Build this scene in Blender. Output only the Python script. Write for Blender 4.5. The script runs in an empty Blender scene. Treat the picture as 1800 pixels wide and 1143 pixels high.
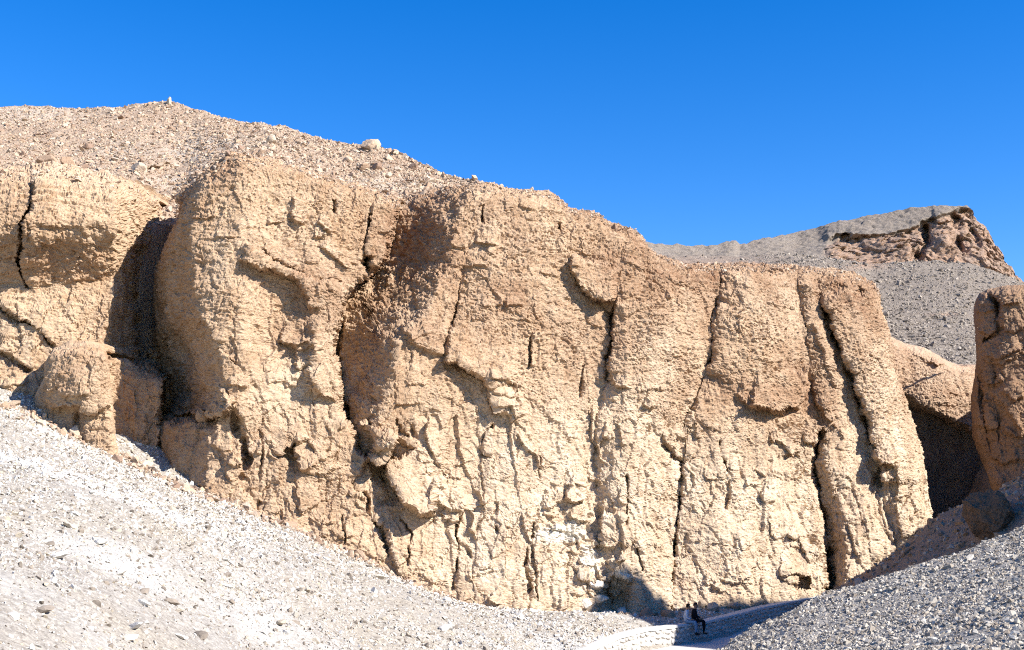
import bpy, math, random
import numpy as np
from mathutils import Vector, Matrix, Euler

random.seed(7); rng = np.random.default_rng(7)
scene = bpy.context.scene
COL = scene.collection

# ------------------------------------------------------------------ camera, sky, sun, exposure
CAM_Z = 4.2                       # eye height above the valley path
F = 2173.0                        # focal length in pixels of an 1800 px wide picture
PITCH = math.radians(10.0)
cam_d = bpy.data.cameras.new("camera"); cam = bpy.data.objects.new("camera", cam_d); COL.objects.link(cam)
cam_d.sensor_width = 36.0; cam_d.lens = 36.0 * F / 1800.0
cam_d.clip_start = 0.1; cam_d.clip_end = 3000
cam.location = (0, 0, CAM_Z); cam.rotation_euler = (math.pi / 2 + PITCH, 0, 0)
scene.camera = cam

SUN = Vector((0.72, -0.36, 0.60)).normalized()
world = bpy.data.worlds.new("World"); scene.world = world; world.use_nodes = True
wn = world.node_tree.nodes; wl = world.node_tree.links
bg = wn["Background"]; sky = wn.new("ShaderNodeTexSky"); sky.sky_type = 'NISHITA'
sky.sun_disc = False
sky.sun_elevation = math.asin(SUN.z); sky.sun_rotation = math.atan2(SUN.x, SUN.y)
sky.altitude = 1500; sky.air_density = 1.0; sky.dust_density = 0.0; sky.ozone_density = 1.0
hs = wn.new("ShaderNodeHueSaturation"); hs.inputs["Saturation"].default_value = 1.5; hs.inputs["Hue"].default_value = 0.513
wl.new(sky.outputs[0], hs.inputs["Color"]); wl.new(hs.outputs[0], bg.inputs[0]); bg.inputs[1].default_value = 0.112
sun_d = bpy.data.lights.new("sun", 'SUN'); sun = bpy.data.objects.new("sun", sun_d); COL.objects.link(sun)
sun_d.energy = 5.0; sun_d.angle = math.radians(0.5); sun_d.color = (1.0, 0.965, 0.915)
sun.rotation_euler = (-SUN).to_track_quat('-Z', 'Y').to_euler()
scene.view_settings.view_transform = 'Standard'; scene.view_settings.look = 'None'
scene.view_settings.gamma = 1.0; scene.view_settings.use_curve_mapping = False
scene.view_settings.exposure = 1.12
scene.cycles.pixel_filter_type = 'BLACKMAN_HARRIS'; scene.cycles.filter_width = 1.1
scene.cycles.use_denoising = False
scene.cycles.diffuse_bounces = 3; scene.cycles.max_bounces = 8

# ------------------------------------------------------------------ pixel <-> world
CP, SP = math.cos(PITCH), math.sin(PITCH)
def at(px, py, Y):
    """world point(s) seen at pixel (px, py) of the 1800x1143 photograph at horizontal distance Y"""
    px = np.asarray(px, float); py = np.asarray(py, float); Y = np.asarray(Y, float)
    a = (px - 900.0) / F; b = (571.5 - py) / F
    dy = CP - SP * b; dz = SP + CP * b
    return np.stack(np.broadcast_arrays(a / dy * Y, Y, CAM_Z + dz / dy * Y), -1)

# ------------------------------------------------------------------ numpy noise
def _h(ix, iy, iz, seed):
    with np.errstate(over='ignore'):
        h = (ix.astype(np.uint32) * np.uint32(374761393) + iy.astype(np.uint32) * np.uint32(668265263)
             + iz.astype(np.uint32) * np.uint32(2246822519) + np.uint32(seed * 3266489917 & 0xffffffff))
        h = (h ^ (h >> np.uint32(13))) * np.uint32(1274126177)
        h = (h ^ (h >> np.uint32(15))) * np.uint32(2246822519)
        return h ^ (h >> np.uint32(16))
from concurrent.futures import ThreadPoolExecutor
POOL = ThreadPoolExecutor(4)
def threaded(fn):
    """run a point-wise function over slices of its points in parallel"""
    def run(p, *a, **k):
        p = np.asarray(p, np.float32); sh = p.shape[:-1]; q = p.reshape(-1, 3)
        if len(q) < 40000: return fn(p, *a, **k)
        out = list(POOL.map(lambda c: fn(c, *a, **k), np.array_split(q, max(4, len(q) // 30000))))
        if isinstance(out[0], tuple): return tuple(np.concatenate([o[j] for o in out]).reshape(sh) for j in range(len(out[0])))
        return np.concatenate(out).reshape(sh)
    return run
@threaded
def perlin(p, seed=0):
    p = np.asarray(p, np.float32); sh = p.shape[:-1]; p = p.reshape(-1, 3)
    i = np.floor(p).astype(np.int64); f = p - i
    u = f * f * f * (f * (f * 6 - 15) + 10)
    out = np.zeros(len(p), np.float32)
    for c in range(8):
        o = (c & 1, (c >> 1) & 1, c >> 2)
        h = _h(i[:, 0] + o[0], i[:, 1] + o[1], i[:, 2] + o[2], seed)
        g = (((h & np.uint32(1023)).astype(np.float32) / 511.5 - 1) * (f[:, 0] - o[0])
             + (((h >> np.uint32(10)) & np.uint32(1023)).astype(np.float32) / 511.5 - 1) * (f[:, 1] - o[1])
             + (((h >> np.uint32(20)) & np.uint32(1023)).astype(np.float32) / 511.5 - 1) * (f[:, 2] - o[2]))
        w = (u[:, 0] if o[0] else 1 - u[:, 0]) * (u[:, 1] if o[1] else 1 - u[:, 1]) * (u[:, 2] if o[2] else 1 - u[:, 2])
        out += w * g
    return (out * 1.4).reshape(sh)
def fbm(p, oct=4, seed=0, gain=0.5, lac=2.03):
    p = np.asarray(p, np.float32); a = 1.0; s = 0; t = 0
    for k in range(oct):
        s = s + a * perlin(p, seed + k * 17); t += a; a *= gain; p = p * lac
    return s / t
@threaded
def worley(p, seed=0):
    """F1, F2 and a random value of the nearest cell"""
    p = np.asarray(p, np.float32); sh = p.shape[:-1]; p = p.reshape(-1, 3)
    F1 = np.full(len(p), 9.0, np.float32); F2 = F1.copy(); ID = np.zeros(len(p), np.float32)
    i = np.floor(p).astype(np.int64); f = (p - i).astype(np.float32)
    for ox in (-1, 0, 1):
        for oy in (-1, 0, 1):
            for oz in (-1, 0, 1):
                h = _h(i[:, 0] + ox, i[:, 1] + oy, i[:, 2] + oz, seed)
                dx = ox + (h & np.uint32(1023)).astype(np.float32) / 1023 - f[:, 0]
                dy = oy + ((h >> np.uint32(10)) & np.uint32(1023)).astype(np.float32) / 1023 - f[:, 1]
                dz = oz + ((h >> np.uint32(20)) & np.uint32(1023)).astype(np.float32) / 1023 - f[:, 2]
                d = dx * dx + dy * dy + dz * dz
                n = d < F1
                F2 = np.where(n, F1, np.minimum(F2, d)); F1 = np.where(n, d, F1)
                ID = np.where(n, (h % np.uint32(997)).astype(np.float32) / 997, ID)
    return np.sqrt(F1).reshape(sh), np.sqrt(F2).reshape(sh), ID.reshape(sh)
@threaded
def facets(p, seed=0):
    """broken rock: every cell is a plane of its own tilt and offset (about -1 to 1)"""
    p = np.asarray(p, np.float32); sh = p.shape[:-1]; p = p.reshape(-1, 3)
    F1 = np.full(len(p), 9.0, np.float32); V = np.zeros_like(F1)
    i = np.floor(p).astype(np.int64); f = (p - i).astype(np.float32)
    for ox in (-1, 0, 1):
        for oy in (-1, 0, 1):
            for oz in (-1, 0, 1):
                h = _h(i[:, 0] + ox, i[:, 1] + oy, i[:, 2] + oz, seed)
                a = (h & np.uint32(1023)).astype(np.float32) / 1023; b = ((h >> np.uint32(10)) & np.uint32(1023)).astype(np.float32) / 1023; c = ((h >> np.uint32(20)) & np.uint32(1023)).astype(np.float32) / 1023
                dx = ox + a - f[:, 0]; dy = oy + b - f[:, 1]; dz = oz + c - f[:, 2]
                d = dx * dx + dy * dy + dz * dz; n = d < F1
                t1 = ((a * 7.31 + c * 3.17) % 1) * 2 - 1; t2 = ((b * 5.77 + a * 2.91) % 1) * 2 - 1; t3 = ((c * 9.13 + b * 1.37) % 1) - 0.5
                V = np.where(n, t1 * dx + t1 * dy * 0.5 + t2 * dz + 0.7 * t3, V); F1 = np.where(n, d, F1)
    return V.reshape(sh)
def sstep(a, b, x):
    t = np.clip((x - a) / (b - a), 0, 1); return t * t * (3 - 2 * t)

# ------------------------------------------------------------------ materials
def new_mat(name):
    m = bpy.data.materials.new(name); m.use_nodes = True
    nt = m.node_tree; b = nt.nodes["Principled BSDF"]
    b.inputs["Roughness"].default_value = 0.95; b.inputs["Specular IOR Level"].default_value = 0.08
    return m, nt, b
def N(nt, t, **kw):
    n = nt.nodes.new(t)
    for k, v in kw.items():
        if k.startswith('i_'): n.inputs[k[2:].replace('_', ' ')].default_value = v
        else: setattr(n, k, v)
    return n
def noise_node(nt, vec, scale, detail=4, rough=0.55, dist=0.0):
    n = N(nt, "ShaderNodeTexNoise"); n.inputs["Scale"].default_value = scale
    n.inputs["Detail"].default_value = detail; n.inputs["Roughness"].default_value = rough; n.inputs["Distortion"].default_value = dist
    nt.links.new(vec, n.inputs["Vector"]); return n.outputs["Fac"]
def ramp(nt, fac, stops):
    r = N(nt, "ShaderNodeValToRGB"); el = r.color_ramp.elements
    while len(el) < len(stops): el.new(0.5)
    for e, (p, c) in zip(el, stops):
        e.position = p; e.color = (c, c, c, 1) if isinstance(c, (int, float)) else (*c, 1)
    nt.links.new(fac, r.inputs[0]); return r.outputs[0]
def mixc(nt, fac, a, b, mode='MIX'):
    m = N(nt, "ShaderNodeMix", data_type='RGBA', blend_type=mode)
    if isinstance(fac, (int, float)): m.inputs[0].default_value = fac
    else: nt.links.new(fac, m.inputs[0])
    for sock, v in ((m.inputs[6], a), (m.inputs[7], b)):
        if isinstance(v, tuple): sock.default_value = (*v, 1)
        else: nt.links.new(v, sock)
    return m.outputs[2]
def scaled(nt, sx, sy, sz):
    g = N(nt, "ShaderNodeNewGeometry"); mp = N(nt, "ShaderNodeMapping"); mp.inputs["Scale"].default_value = (sx, sy, sz)
    nt.links.new(g.outputs["Position"], mp.inputs["Vector"]); return mp.outputs["Vector"]
def bump(nt, b, height, strength, dist, prev=None):
    n = N(nt, "ShaderNodeBump"); n.inputs["Strength"].default_value = strength; n.inputs["Distance"].default_value = dist
    nt.links.new(height, n.inputs["Height"])
    if prev: nt.links.new(prev, n.inputs["Normal"])
    return n.outputs["Normal"]

def rock_mat(name, base, pale, dark, tint, bump_d=0.05, cream=(0.71, 0.57, 0.41)):
    m, nt, b = new_mat(name)
    v1 = scaled(nt, 1, 1, 1); vs = scaled(nt, 1, 1, 2.4)
    big = ramp(nt, noise_node(nt, v1, 0.16, 3, 0.6, 0.3), [(0.35, 0.0), (0.65, 1.0)])
    mid = ramp(nt, noise_node(nt, vs, 0.9, 5, 0.62, 0.4), [(0.32, 0.0), (0.7, 1.0)])
    fine = ramp(nt, noise_node(nt, vs, 7.0, 5, 0.7), [(0.3, 0.0), (0.7, 1.0)])
    c = mixc(nt, big, base, pale)
    c2 = mixc(nt, mid, dark, c)
    c = mixc(nt, 0.6, c, c2)
    vv = scaled(nt, 1, 1, 0.13); stk = ramp(nt, noise_node(nt, vv, 1.1, 5, 0.6, 0.6), [(0.42, 0.0), (0.68, 1.0)])
    c4 = mixc(nt, stk, c, pale); c = mixc(nt, 0.6, c, c4)
    c3 = mixc(nt, fine, dark, c)
    c = mixc(nt, 0.35, c, c3)
    tn = N(nt, "ShaderNodeAttribute", attribute_name="tone"); tm = N(nt, "ShaderNodeMath", operation='MULTIPLY'); nt.links.new(tn.outputs["Fac"], tm.inputs[0])
    nt.links.new(ramp(nt, noise_node(nt, scaled(nt, 1, 1, 0.5), 0.8, 5, 0.65, 0.6), [(0.3, 0.15), (0.65, 1.0)]), tm.inputs[1])
    c = mixc(nt, tm.outputs[0], c, cream)
    at_ = N(nt, "ShaderNodeAttribute", attribute_name="tint")
    sm = N(nt, "ShaderNodeMath", operation='MULTIPLY'); nt.links.new(at_.outputs["Fac"], sm.inputs[0])
    nt.links.new(ramp(nt, noise_node(nt, vs, 2.2, 5, 0.65, 0.5), [(0.3, 0.25), (0.62, 1.0)]), sm.inputs[1])
    c = mixc(nt, sm.outputs[0], c, tint)
    af = N(nt, "ShaderNodeAttribute", attribute_name="fresh")
    fa = N(nt, "ShaderNodeMath", operation='ADD'); nt.links.new(af.outputs["Fac"], fa.inputs[0])
    nt.links.new(ramp(nt, noise_node(nt, v1, 1.6, 5, 0.65, 0.8), [(0.3, 0.0), (0.7, 0.5)]), fa.inputs[1])
    c = mixc(nt, ramp(nt, fa.outputs[0], [(0.5, 0.0), (0.62, 0.75), (0.95, 1.0)]), c, (0.70, 0.625, 0.505))
    nt.links.new(c, b.inputs["Base Color"])
    n1 = bump(nt, b, noise_node(nt, vs, 4.0, 7, 0.72, 0.6), 1.0, bump_d * 2.0)
    n2 = bump(nt, b, noise_node(nt, vs, 17.0, 3, 0.65), 1.0, bump_d * 0.55, n1)
    nt.links.new(n2, b.inputs["Normal"])
    return m
M_CLIFF = rock_mat("limestone", (0.54, 0.37, 0.23), (0.62, 0.465, 0.315), (0.34, 0.20, 0.105), (0.27, 0.145, 0.08))
M_HILL = rock_mat("hill_rubble", (0.50, 0.365, 0.255), (0.54, 0.415, 0.30), (0.36, 0.24, 0.16), (0.52, 0.47, 0.40), 0.08)
M_FAR = rock_mat("far_desert_gravel", (0.33, 0.27, 0.215), (0.37, 0.31, 0.25), (0.25, 0.20, 0.16), (0.55, 0.335, 0.215), 0.16)
M_SHADE = rock_mat("canyon_limestone", (0.49, 0.335, 0.215), (0.57, 0.43, 0.30), (0.33, 0.195, 0.11), (0.27, 0.15, 0.09))

def gravel_mat(name, a, b_, c_, bd=0.03):
    m, nt, b = new_mat(name); v = scaled(nt, 1, 1, 1)
    n1 = ramp(nt, noise_node(nt, v, 0.22, 4, 0.6, 0.4), [(0.35, 0.0), (0.65, 1.0)])
    n2 = ramp(nt, noise_node(nt, v, 9.0, 5, 0.75), [(0.32, 0.0), (0.66, 1.0)])
    c = mixc(nt, n1, a, b_); c = mixc(nt, n2, c_, c)
    at_ = N(nt, "ShaderNodeAttribute", attribute_name="tint")
    c = mixc(nt, at_.outputs["Fac"], c, (0.46, 0.445, 0.41))
    nt.links.new(c, b.inputs["Base Color"])
    nb = bump(nt, b, noise_node(nt, v, 14.0, 5, 0.75), 1.0, bd)
    nt.links.new(nb, b.inputs["Normal"]); return m
M_TALUS = gravel_mat("pale_scree", (0.44, 0.385, 0.305), (0.42, 0.385, 0.335), (0.16, 0.135, 0.11))  # dark ground colour stands in for shadows between the chips
M_RHILL = gravel_mat("grey_scree", (0.36, 0.325, 0.28), (0.33, 0.30, 0.26), (0.20, 0.175, 0.15))
M_BANK = gravel_mat("brown_scree", (0.36, 0.27, 0.20), (0.32, 0.25, 0.19), (0.20, 0.15, 0.11), 0.06)
M_PATH = gravel_mat("path_dust", (0.56, 0.53, 0.48), (0.52, 0.49, 0.45), (0.46, 0.43, 0.39), 0.01)

def stone_mat(name, cols, bd=0.02):
    m, nt, b = new_mat(name); v = scaled(nt, 1, 1, 1)
    oi = N(nt, "ShaderNodeObjectInfo")
    r = N(nt, "ShaderNodeValToRGB"); r.color_ramp.interpolation = 'CONSTANT'
    el = r.color_ramp.elements
    while len(el) < len(cols): el.new(0.5)
    for k, (e, c) in enumerate(zip(el, cols)): e.position = k / len(cols); e.color = (*c, 1)
    nt.links.new(oi.outputs["Random"], r.inputs[0])
    n2 = ramp(nt, noise_node(nt, v, 6.0, 4, 0.7), [(0.3, 0.72), (0.7, 1.05)])
    c = mixc(nt, 1.0, r.outputs[0], n2, 'MULTIPLY'); nt.links.new(c, b.inputs["Base Color"])
    nt.links.new(bump(nt, b, noise_node(nt, v, 16.0, 4, 0.7), 0.8, bd), b.inputs["Normal"]); return m
M_STONE = stone_mat("pale_stones", [(0.64, 0.59, 0.51), (0.56, 0.49, 0.39), (0.70, 0.66, 0.59), (0.44, 0.37, 0.275), (0.62, 0.58, 0.52), (0.28, 0.23, 0.18), (0.68, 0.64, 0.57), (0.20, 0.165, 0.13)])  # darkest colours stand in for the shadow sides of chips
M_RSTONE = stone_mat("grey_stones", [(0.42, 0.37, 0.30), (0.33, 0.28, 0.22), (0.53, 0.475, 0.395), (0.25, 0.205, 0.16), (0.47, 0.415, 0.34)])
M_HSTONE = stone_mat("hill_stones", [(0.52, 0.38, 0.265), (0.47, 0.34, 0.23), (0.55, 0.43, 0.315), (0.40, 0.27, 0.18), (0.51, 0.40, 0.30), (0.30, 0.20, 0.14)], 0.05)
M_FSTONE = stone_mat("dark_desert_stones", [(0.33, 0.275, 0.22), (0.27, 0.22, 0.175), (0.38, 0.32, 0.26), (0.23, 0.19, 0.15)], 0.05)
M_BSTONE = stone_mat("brown_stones", [(0.36, 0.27, 0.19), (0.28, 0.20, 0.14), (0.42, 0.35, 0.28), (0.33, 0.22, 0.14)], 0.03)
M_DARKB = stone_mat("dark_boulder", [(0.22, 0.14, 0.09), (0.22, 0.14, 0.09)], 0.15)
M_BLOCK = stone_mat("fresh_blocks", [(0.66, 0.57, 0.45), (0.60, 0.50, 0.37), (0.70, 0.62, 0.51)], 0.05)
def plain(name, col, rough=0.9):
    m, nt, b = new_mat(name); v = scaled(nt, 1, 1, 1)
    n = ramp(nt, noise_node(nt, v, 20.0, 3), [(0.3, 0.8), (0.7, 1.1)])
    nt.links.new(mixc(nt, 1.0, (col[0], col[1], col[2]), n, 'MULTIPLY'), b.inputs["Base Color"])
    b.inputs["Roughness"].default_value = rough; return m

# ------------------------------------------------------------------ mesh helpers
def tag(o, label=None, cat=None, group=None, kind=None):
    for k, v in (("label", label), ("category", cat), ("group", group), ("kind", kind)):
        if v: o[k] = v
    return o
def grid_obj(name, P, mat, parent=None, flip=False, attrs=None, smooth=True):
    nv, nu = P.shape[:2]; me = bpy.data.meshes.new(name)
    idx = np.arange(nv * nu).reshape(nv, nu)
    q = np.stack([idx[:-1, :-1], idx[:-1, 1:], idx[1:, 1:], idx[1:, :-1]], -1).reshape(-1, 4)
    if flip: q = q[:, ::-1]
    me.vertices.add(nv * nu); me.vertices.foreach_set("co", P.astype(np.float32).ravel())
    me.loops.add(q.size); me.loops.foreach_set("vertex_index", q.astype(np.int32).ravel())
    me.polygons.add(len(q)); me.polygons.foreach_set("loop_start", np.arange(0, q.size, 4, dtype=np.int32))
    me.polygons.foreach_set("use_smooth", np.full(len(q), smooth))
    for k, v in (attrs or {}).items():
        a = me.attributes.new(k, 'FLOAT', 'POINT'); a.data.foreach_set("value", v.astype(np.float32).ravel())
    me.update(); me.validate()
    o = bpy.data.objects.new(name, me); COL.objects.link(o)
    if mat: me.materials.append(mat)
    if parent: o.parent = parent
    return o
def mesh_obj(name, V, Fc, mat, parent=None, smooth=False):
    me = bpy.data.meshes.new(name); me.from_pydata([tuple(map(float, v)) for v in V], [], [tuple(map(int, f)) for f in Fc])
    if smooth: me.polygons.foreach_set("use_smooth", [True] * len(me.polygons))
    me.update(); o = bpy.data.objects.new(name, me); COL.objects.link(o)
    if mat: me.materials.append(mat)
    if parent: o.parent = parent
    return o
def normals(P):
    du = np.gradient(P, axis=1); dv = np.gradient(P, axis=0)
    n = np.cross(du, dv); n /= np.linalg.norm(n, axis=-1, keepdims=True) + 1e-9
    return n
def blur(A, r):
    if r < 1: return A
    for ax in (0, 1):
        pad = [(0, 0), (0, 0)] + [(0, 0)] * (A.ndim - 2); pad[ax] = (r, r)
        B = np.cumsum(np.pad(A, pad, mode='edge').astype(np.float64), axis=ax)
        n = A.shape[ax]; z = np.zeros_like(np.take(B, [0], axis=ax)); B = np.concatenate([z, B], axis=ax)
        A = (np.take(B, range(2 * r + 1, 2 * r + 1 + n), axis=ax) - np.take(B, range(0, n), axis=ax)) / (2 * r + 1)
    return A
def resample(poly, n):
    poly = np.asarray(poly, float); d = np.r_[0, np.cumsum(np.linalg.norm(np.diff(poly, axis=0), axis=1))]
    t = np.linspace(0, d[-1], n); return np.stack([np.interp(t, d, poly[:, k]) for k in range(poly.shape[1])], -1)
def coons(top, bottom, left, right, nu, nv):
    """grid (nv, nu, 2): row 0 is the bottom edge, column 0 the left edge; left / right run from bottom to top"""
    T = resample(top, nu); B = resample(bottom, nu); L = resample(left, nv); R = resample(right, nv)
    u = np.linspace(0, 1, nu)[None, :, None]; v = np.linspace(0, 1, nv)[:, None, None]
    S = (1 - v) * B[None] + v * T[None] + (1 - u) * L[:, None] + u * R[:, None]
    S -= (1 - u) * (1 - v) * B[0] + u * (1 - v) * B[-1] + (1 - u) * v * T[0] + u * v * T[-1]
    return S
class Relief:
    """relief in metres towards the viewer, over picture coordinates of a rock face"""
    def __init__(s, px, py, warp=5.0, seed=3):
        p = np.stack([px / 34, py / 34, 0 * px], -1)
        s.x = px + warp * (perlin(p, seed) + 0.5 * perlin(p * 2.7, seed + 5) + 0.42 * perlin(p * 6.1, seed + 6) + 0.2 * perlin(p * 13, seed + 16))
        s.y = py + warp * (perlin(p, seed + 1) + 0.5 * perlin(p * 2.7, seed + 7) + 0.42 * perlin(p * 6.1, seed + 8) + 0.2 * perlin(p * 13, seed + 18))
        s.r = np.zeros_like(px)
    def near(s, poly, margin, taper):
        P = np.asarray(poly, float); lo = P.min(0) - margin; hi = P.max(0) + margin
        m = (s.x > lo[0]) & (s.x < hi[0]) & (s.y > lo[1]) & (s.y < hi[1])
        x = s.x[m]; y = s.y[m]
        D = np.full(x.shape, 1e9); S = np.zeros_like(D); T = np.zeros_like(D)
        ch = (P[-1] - P[0]) / (np.linalg.norm(P[-1] - P[0]) + 1e-9); d0 = -ch; d1 = ch
        over = np.maximum((x - P[0, 0]) * d0[0] + (y - P[0, 1]) * d0[1], 0) * (np.hypot(x - P[0, 0], y - P[0, 1]) < np.hypot(x - P[-1, 0], y - P[-1, 1]))
        over = over + np.maximum((x - P[-1, 0]) * d1[0] + (y - P[-1, 1]) * d1[1], 0) * (np.hypot(x - P[0, 0], y - P[0, 1]) >= np.hypot(x - P[-1, 0], y - P[-1, 1]))
        ln = np.r_[0, np.cumsum(np.linalg.norm(np.diff(P, axis=0), axis=1))]
        for k in range(len(P) - 1):
            a = P[k]; d = P[k + 1] - a; L2 = d @ d + 1e-9
            t = np.clip(((x - a[0]) * d[0] + (y - a[1]) * d[1]) / L2, 0, 1)
            ex = x - a[0] - t * d[0]; ey = y - a[1] - t * d[1]; dd = np.hypot(ex, ey)
            n = dd < D
            D = np.where(n, dd, D); S = np.where(n, np.sign(d[1] * ex - d[0] * ey), S)
            T = np.where(n, ln[k] + t * math.sqrt(L2), T)
        w = sstep(46, 4, over)
        tl = taper * ln[-1]
        if tl > 0: w = w * sstep(0, tl, T) * sstep(0, tl, ln[-1] - T)
        return m, D, S, w
    def lip(s, poly, amt, ext=40, edge=5, rec=0.0, rext=30, taper=0.14):
        """the side to the left of travel stands proud (ledge: draw left to right; step up to the right: draw downwards)"""
        m, D, S, w = s.near(poly, max(ext * 2.2, rext * 2.2, 12), taper)
        sd = D * S; k = 0.62 if abs(amt) < 0.8 else 0.85; amt *= k; rec *= 0.7
        f = amt * np.clip(1 - np.maximum(sd, 0) / (ext * 1.7), 0, 1) ** 1.25 * sstep(-edge / 2, edge / 2, sd)
        if rec: f = f - rec * np.exp(-(np.minimum(sd, 0) / rext) ** 2) * sstep(edge / 2, -edge / 2, sd)
        s.r[m] += f * w
    def crack(s, poly, width, depth, taper=0.12):
        m, D, S, w = s.near(poly, width * 3, taper)
        pp = np.stack([s.x[m] / 26, s.y[m] / 26, np.full(D.shape, poly[0][0] * 0.37)], -1)
        k = np.clip(0.75 + 1.3 * perlin(pp, 77), 0.12, 1.5); wd = width * np.clip(0.9 + 0.9 * perlin(pp * 0.6, 78), 0.45, 1.6)
        s.r[m] -= 1.35 * depth * k * np.exp(-(D / (0.85 * wd)) ** 2) * w
    def fall(s, poly, slope, dist, taper=0.08, side=-1, soft=12, until=None):
        """right of travel the face falls away by slope (m per pixel) up to dist pixels, as far as the line until"""
        m, D, S, w = s.near(poly, dist * 1.05 + 40, taper)
        if until is not None:
            P2 = np.asarray(until, float); x = s.x[m]; y = s.y[m]
            xl = np.interp(y, P2[:, 1], P2[:, 0]); w = w * sstep(-4, 4, x - xl)
        else: w = w * sstep(dist * 1.05 + 40, dist, D)
        q = np.clip(D * S * side, 0, dist); fade = 1.0
        q = np.where(q < soft, q * q / (2 * soft), q - soft / 2)
        s.r[m] -= slope * q * w
    def blob(s, cx, cy, rx, ry, amt, rot=0, pw=1.0):
        c, n = math.cos(math.radians(rot)), math.sin(math.radians(rot))
        dx, dy = s.x - cx, s.y - cy; a = (dx * c + dy * n) / rx; b = (-dx * n + dy * c) / ry
        s.r += amt * np.exp(-(a * a + b * b) ** pw)
def blob_mask(px, py, lst):
    r = np.zeros_like(px)
    for cx, cy, rx, ry, amt in lst: r = r + amt * np.exp(-((px - cx) / rx) ** 2 - ((py - cy) / ry) ** 2)
    return np.clip(r, 0, 1)
def rock_disp(W, rough, seed=0, nod=1.0, bed=1.0):
    """metres of displacement along the normal; rough 1 = bedded, flaking rock, 0 = smooth massive rock"""
    q = W + 0.32 * np.stack([fbm(W * 1.3, 4, seed + 40, 0.62), fbm(W * 1.3, 4, seed + 41, 0.62), 0.8 * fbm(W * 1.3, 4, seed + 42, 0.62)], -1)
    patch = np.clip(0.75 + 1.5 * fbm(W * 0.45, 3, seed + 20), 0.2, 1.5)
    d = 0.16 * fbm(W * np.array([0.45, 0.45, 0.5]), 3, seed + 1)
    F1, F2, ID = worley(q * np.array([1.5, 1.5, 2.6]), seed + 2)
    d = d + rough * nod * patch * (0.05 * (ID - 0.5))
    qf = W + 0.10 * np.stack([fbm(W * 2.2, 2, seed + 50), fbm(W * 2.2, 2, seed + 51), fbm(W * 2.2, 2, seed + 52)], -1)
    d = d + (0.10 - 0.03 * rough) * facets(qf * np.array([0.95, 0.95, 0.8]), seed + 53) + (0.05 - 0.005 * rough) * facets(qf * np.array([2.3, 2.3, 2.9]), seed + 54)
    d = d + (0.15 - 0.08 * rough) * facets(qf * np.array([0.85, 0.85, 0.30]) + 3.1, seed + 58) + (0.07 - 0.03 * rough) * facets(qf * np.array([1.9, 1.9, 0.9]) + 5.7, seed + 59)
    pf = np.clip(0.45 + 2.0 * fbm(W * 0.55, 3, seed + 57), 0.0, 1.4)
    d = d + (0.04 * pf + 0.024 * rough * (0.3 + 1.1 * patch)) * facets(qf * np.array([4.6, 4.6, 6.8]), seed + 55) + (0.018 * pf + 0.015 * rough * (0.3 + 1.1 * patch)) * facets(W * np.array([8.5, 8.5, 12.5]), seed + 56)
    # massive lower rock: long joints that come and go, flutes, spalled plates
    F1, F2, ID = worley(q * np.array([0.62, 0.62, 0.2]), seed + 4)
    on = sstep(-0.05, 0.3, fbm(W * 0.35, 2, seed + 21))
    d = d + (1 - 0.7 * rough) * (0.15 * (ID - 0.5) - 0.10 * on * np.exp(-((F2 - F1) / 0.03) ** 2))
    d = d + (1 - rough) * 0.11 * fbm(W * np.array([1.3, 1.3, 0.28]), 3, seed + 5)
    r1 = 1 - 2 * np.abs(fbm(q * np.array([1.9, 1.9, 2.6]), 4, seed + 9, 0.62)); d = d + 0.045 * r1
    zb = W[..., 2] * 2.1 + 1.2 * perlin(W * np.array([0.25, 0.25, 0.5]), seed + 6)
    fz = zb % 1; d = d + (0.2 + 0.8 * rough) * 0.07 * bed * (0.5 - fz) * sstep(0, 0.12, fz) * np.clip(0.2 + 1.4 * perlin(W * np.array([.6, .6, 1.1]), seed + 7), 0, 1.3)
    d = d + (0.05 + 0.06 * rough) * fbm(W * np.array([5.0, 5.0, 6.5]), 3, seed + 8, 0.7)
    return d
def edge_dist(shape, px, py):
    """pixel distance to left, right and top edge along grid lines"""
    dl = np.cumsum(np.hypot(np.diff(px, axis=1, prepend=px[:, :1]), np.diff(py, axis=1, prepend=py[:, :1])), axis=1)
    dr = dl[:, -1:] - dl
    dv = np.cumsum(np.hypot(np.diff(px, axis=0, prepend=px[:1]), np.diff(py, axis=0, prepend=py[:1])), axis=0)
    return dl, dr, dv[-1:] - dv
def roll(d, w, R):
    t = np.clip(1 - d / w, 0, 1); return R * (1 - np.sqrt(np.maximum(0, 1 - t * t)))
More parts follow.
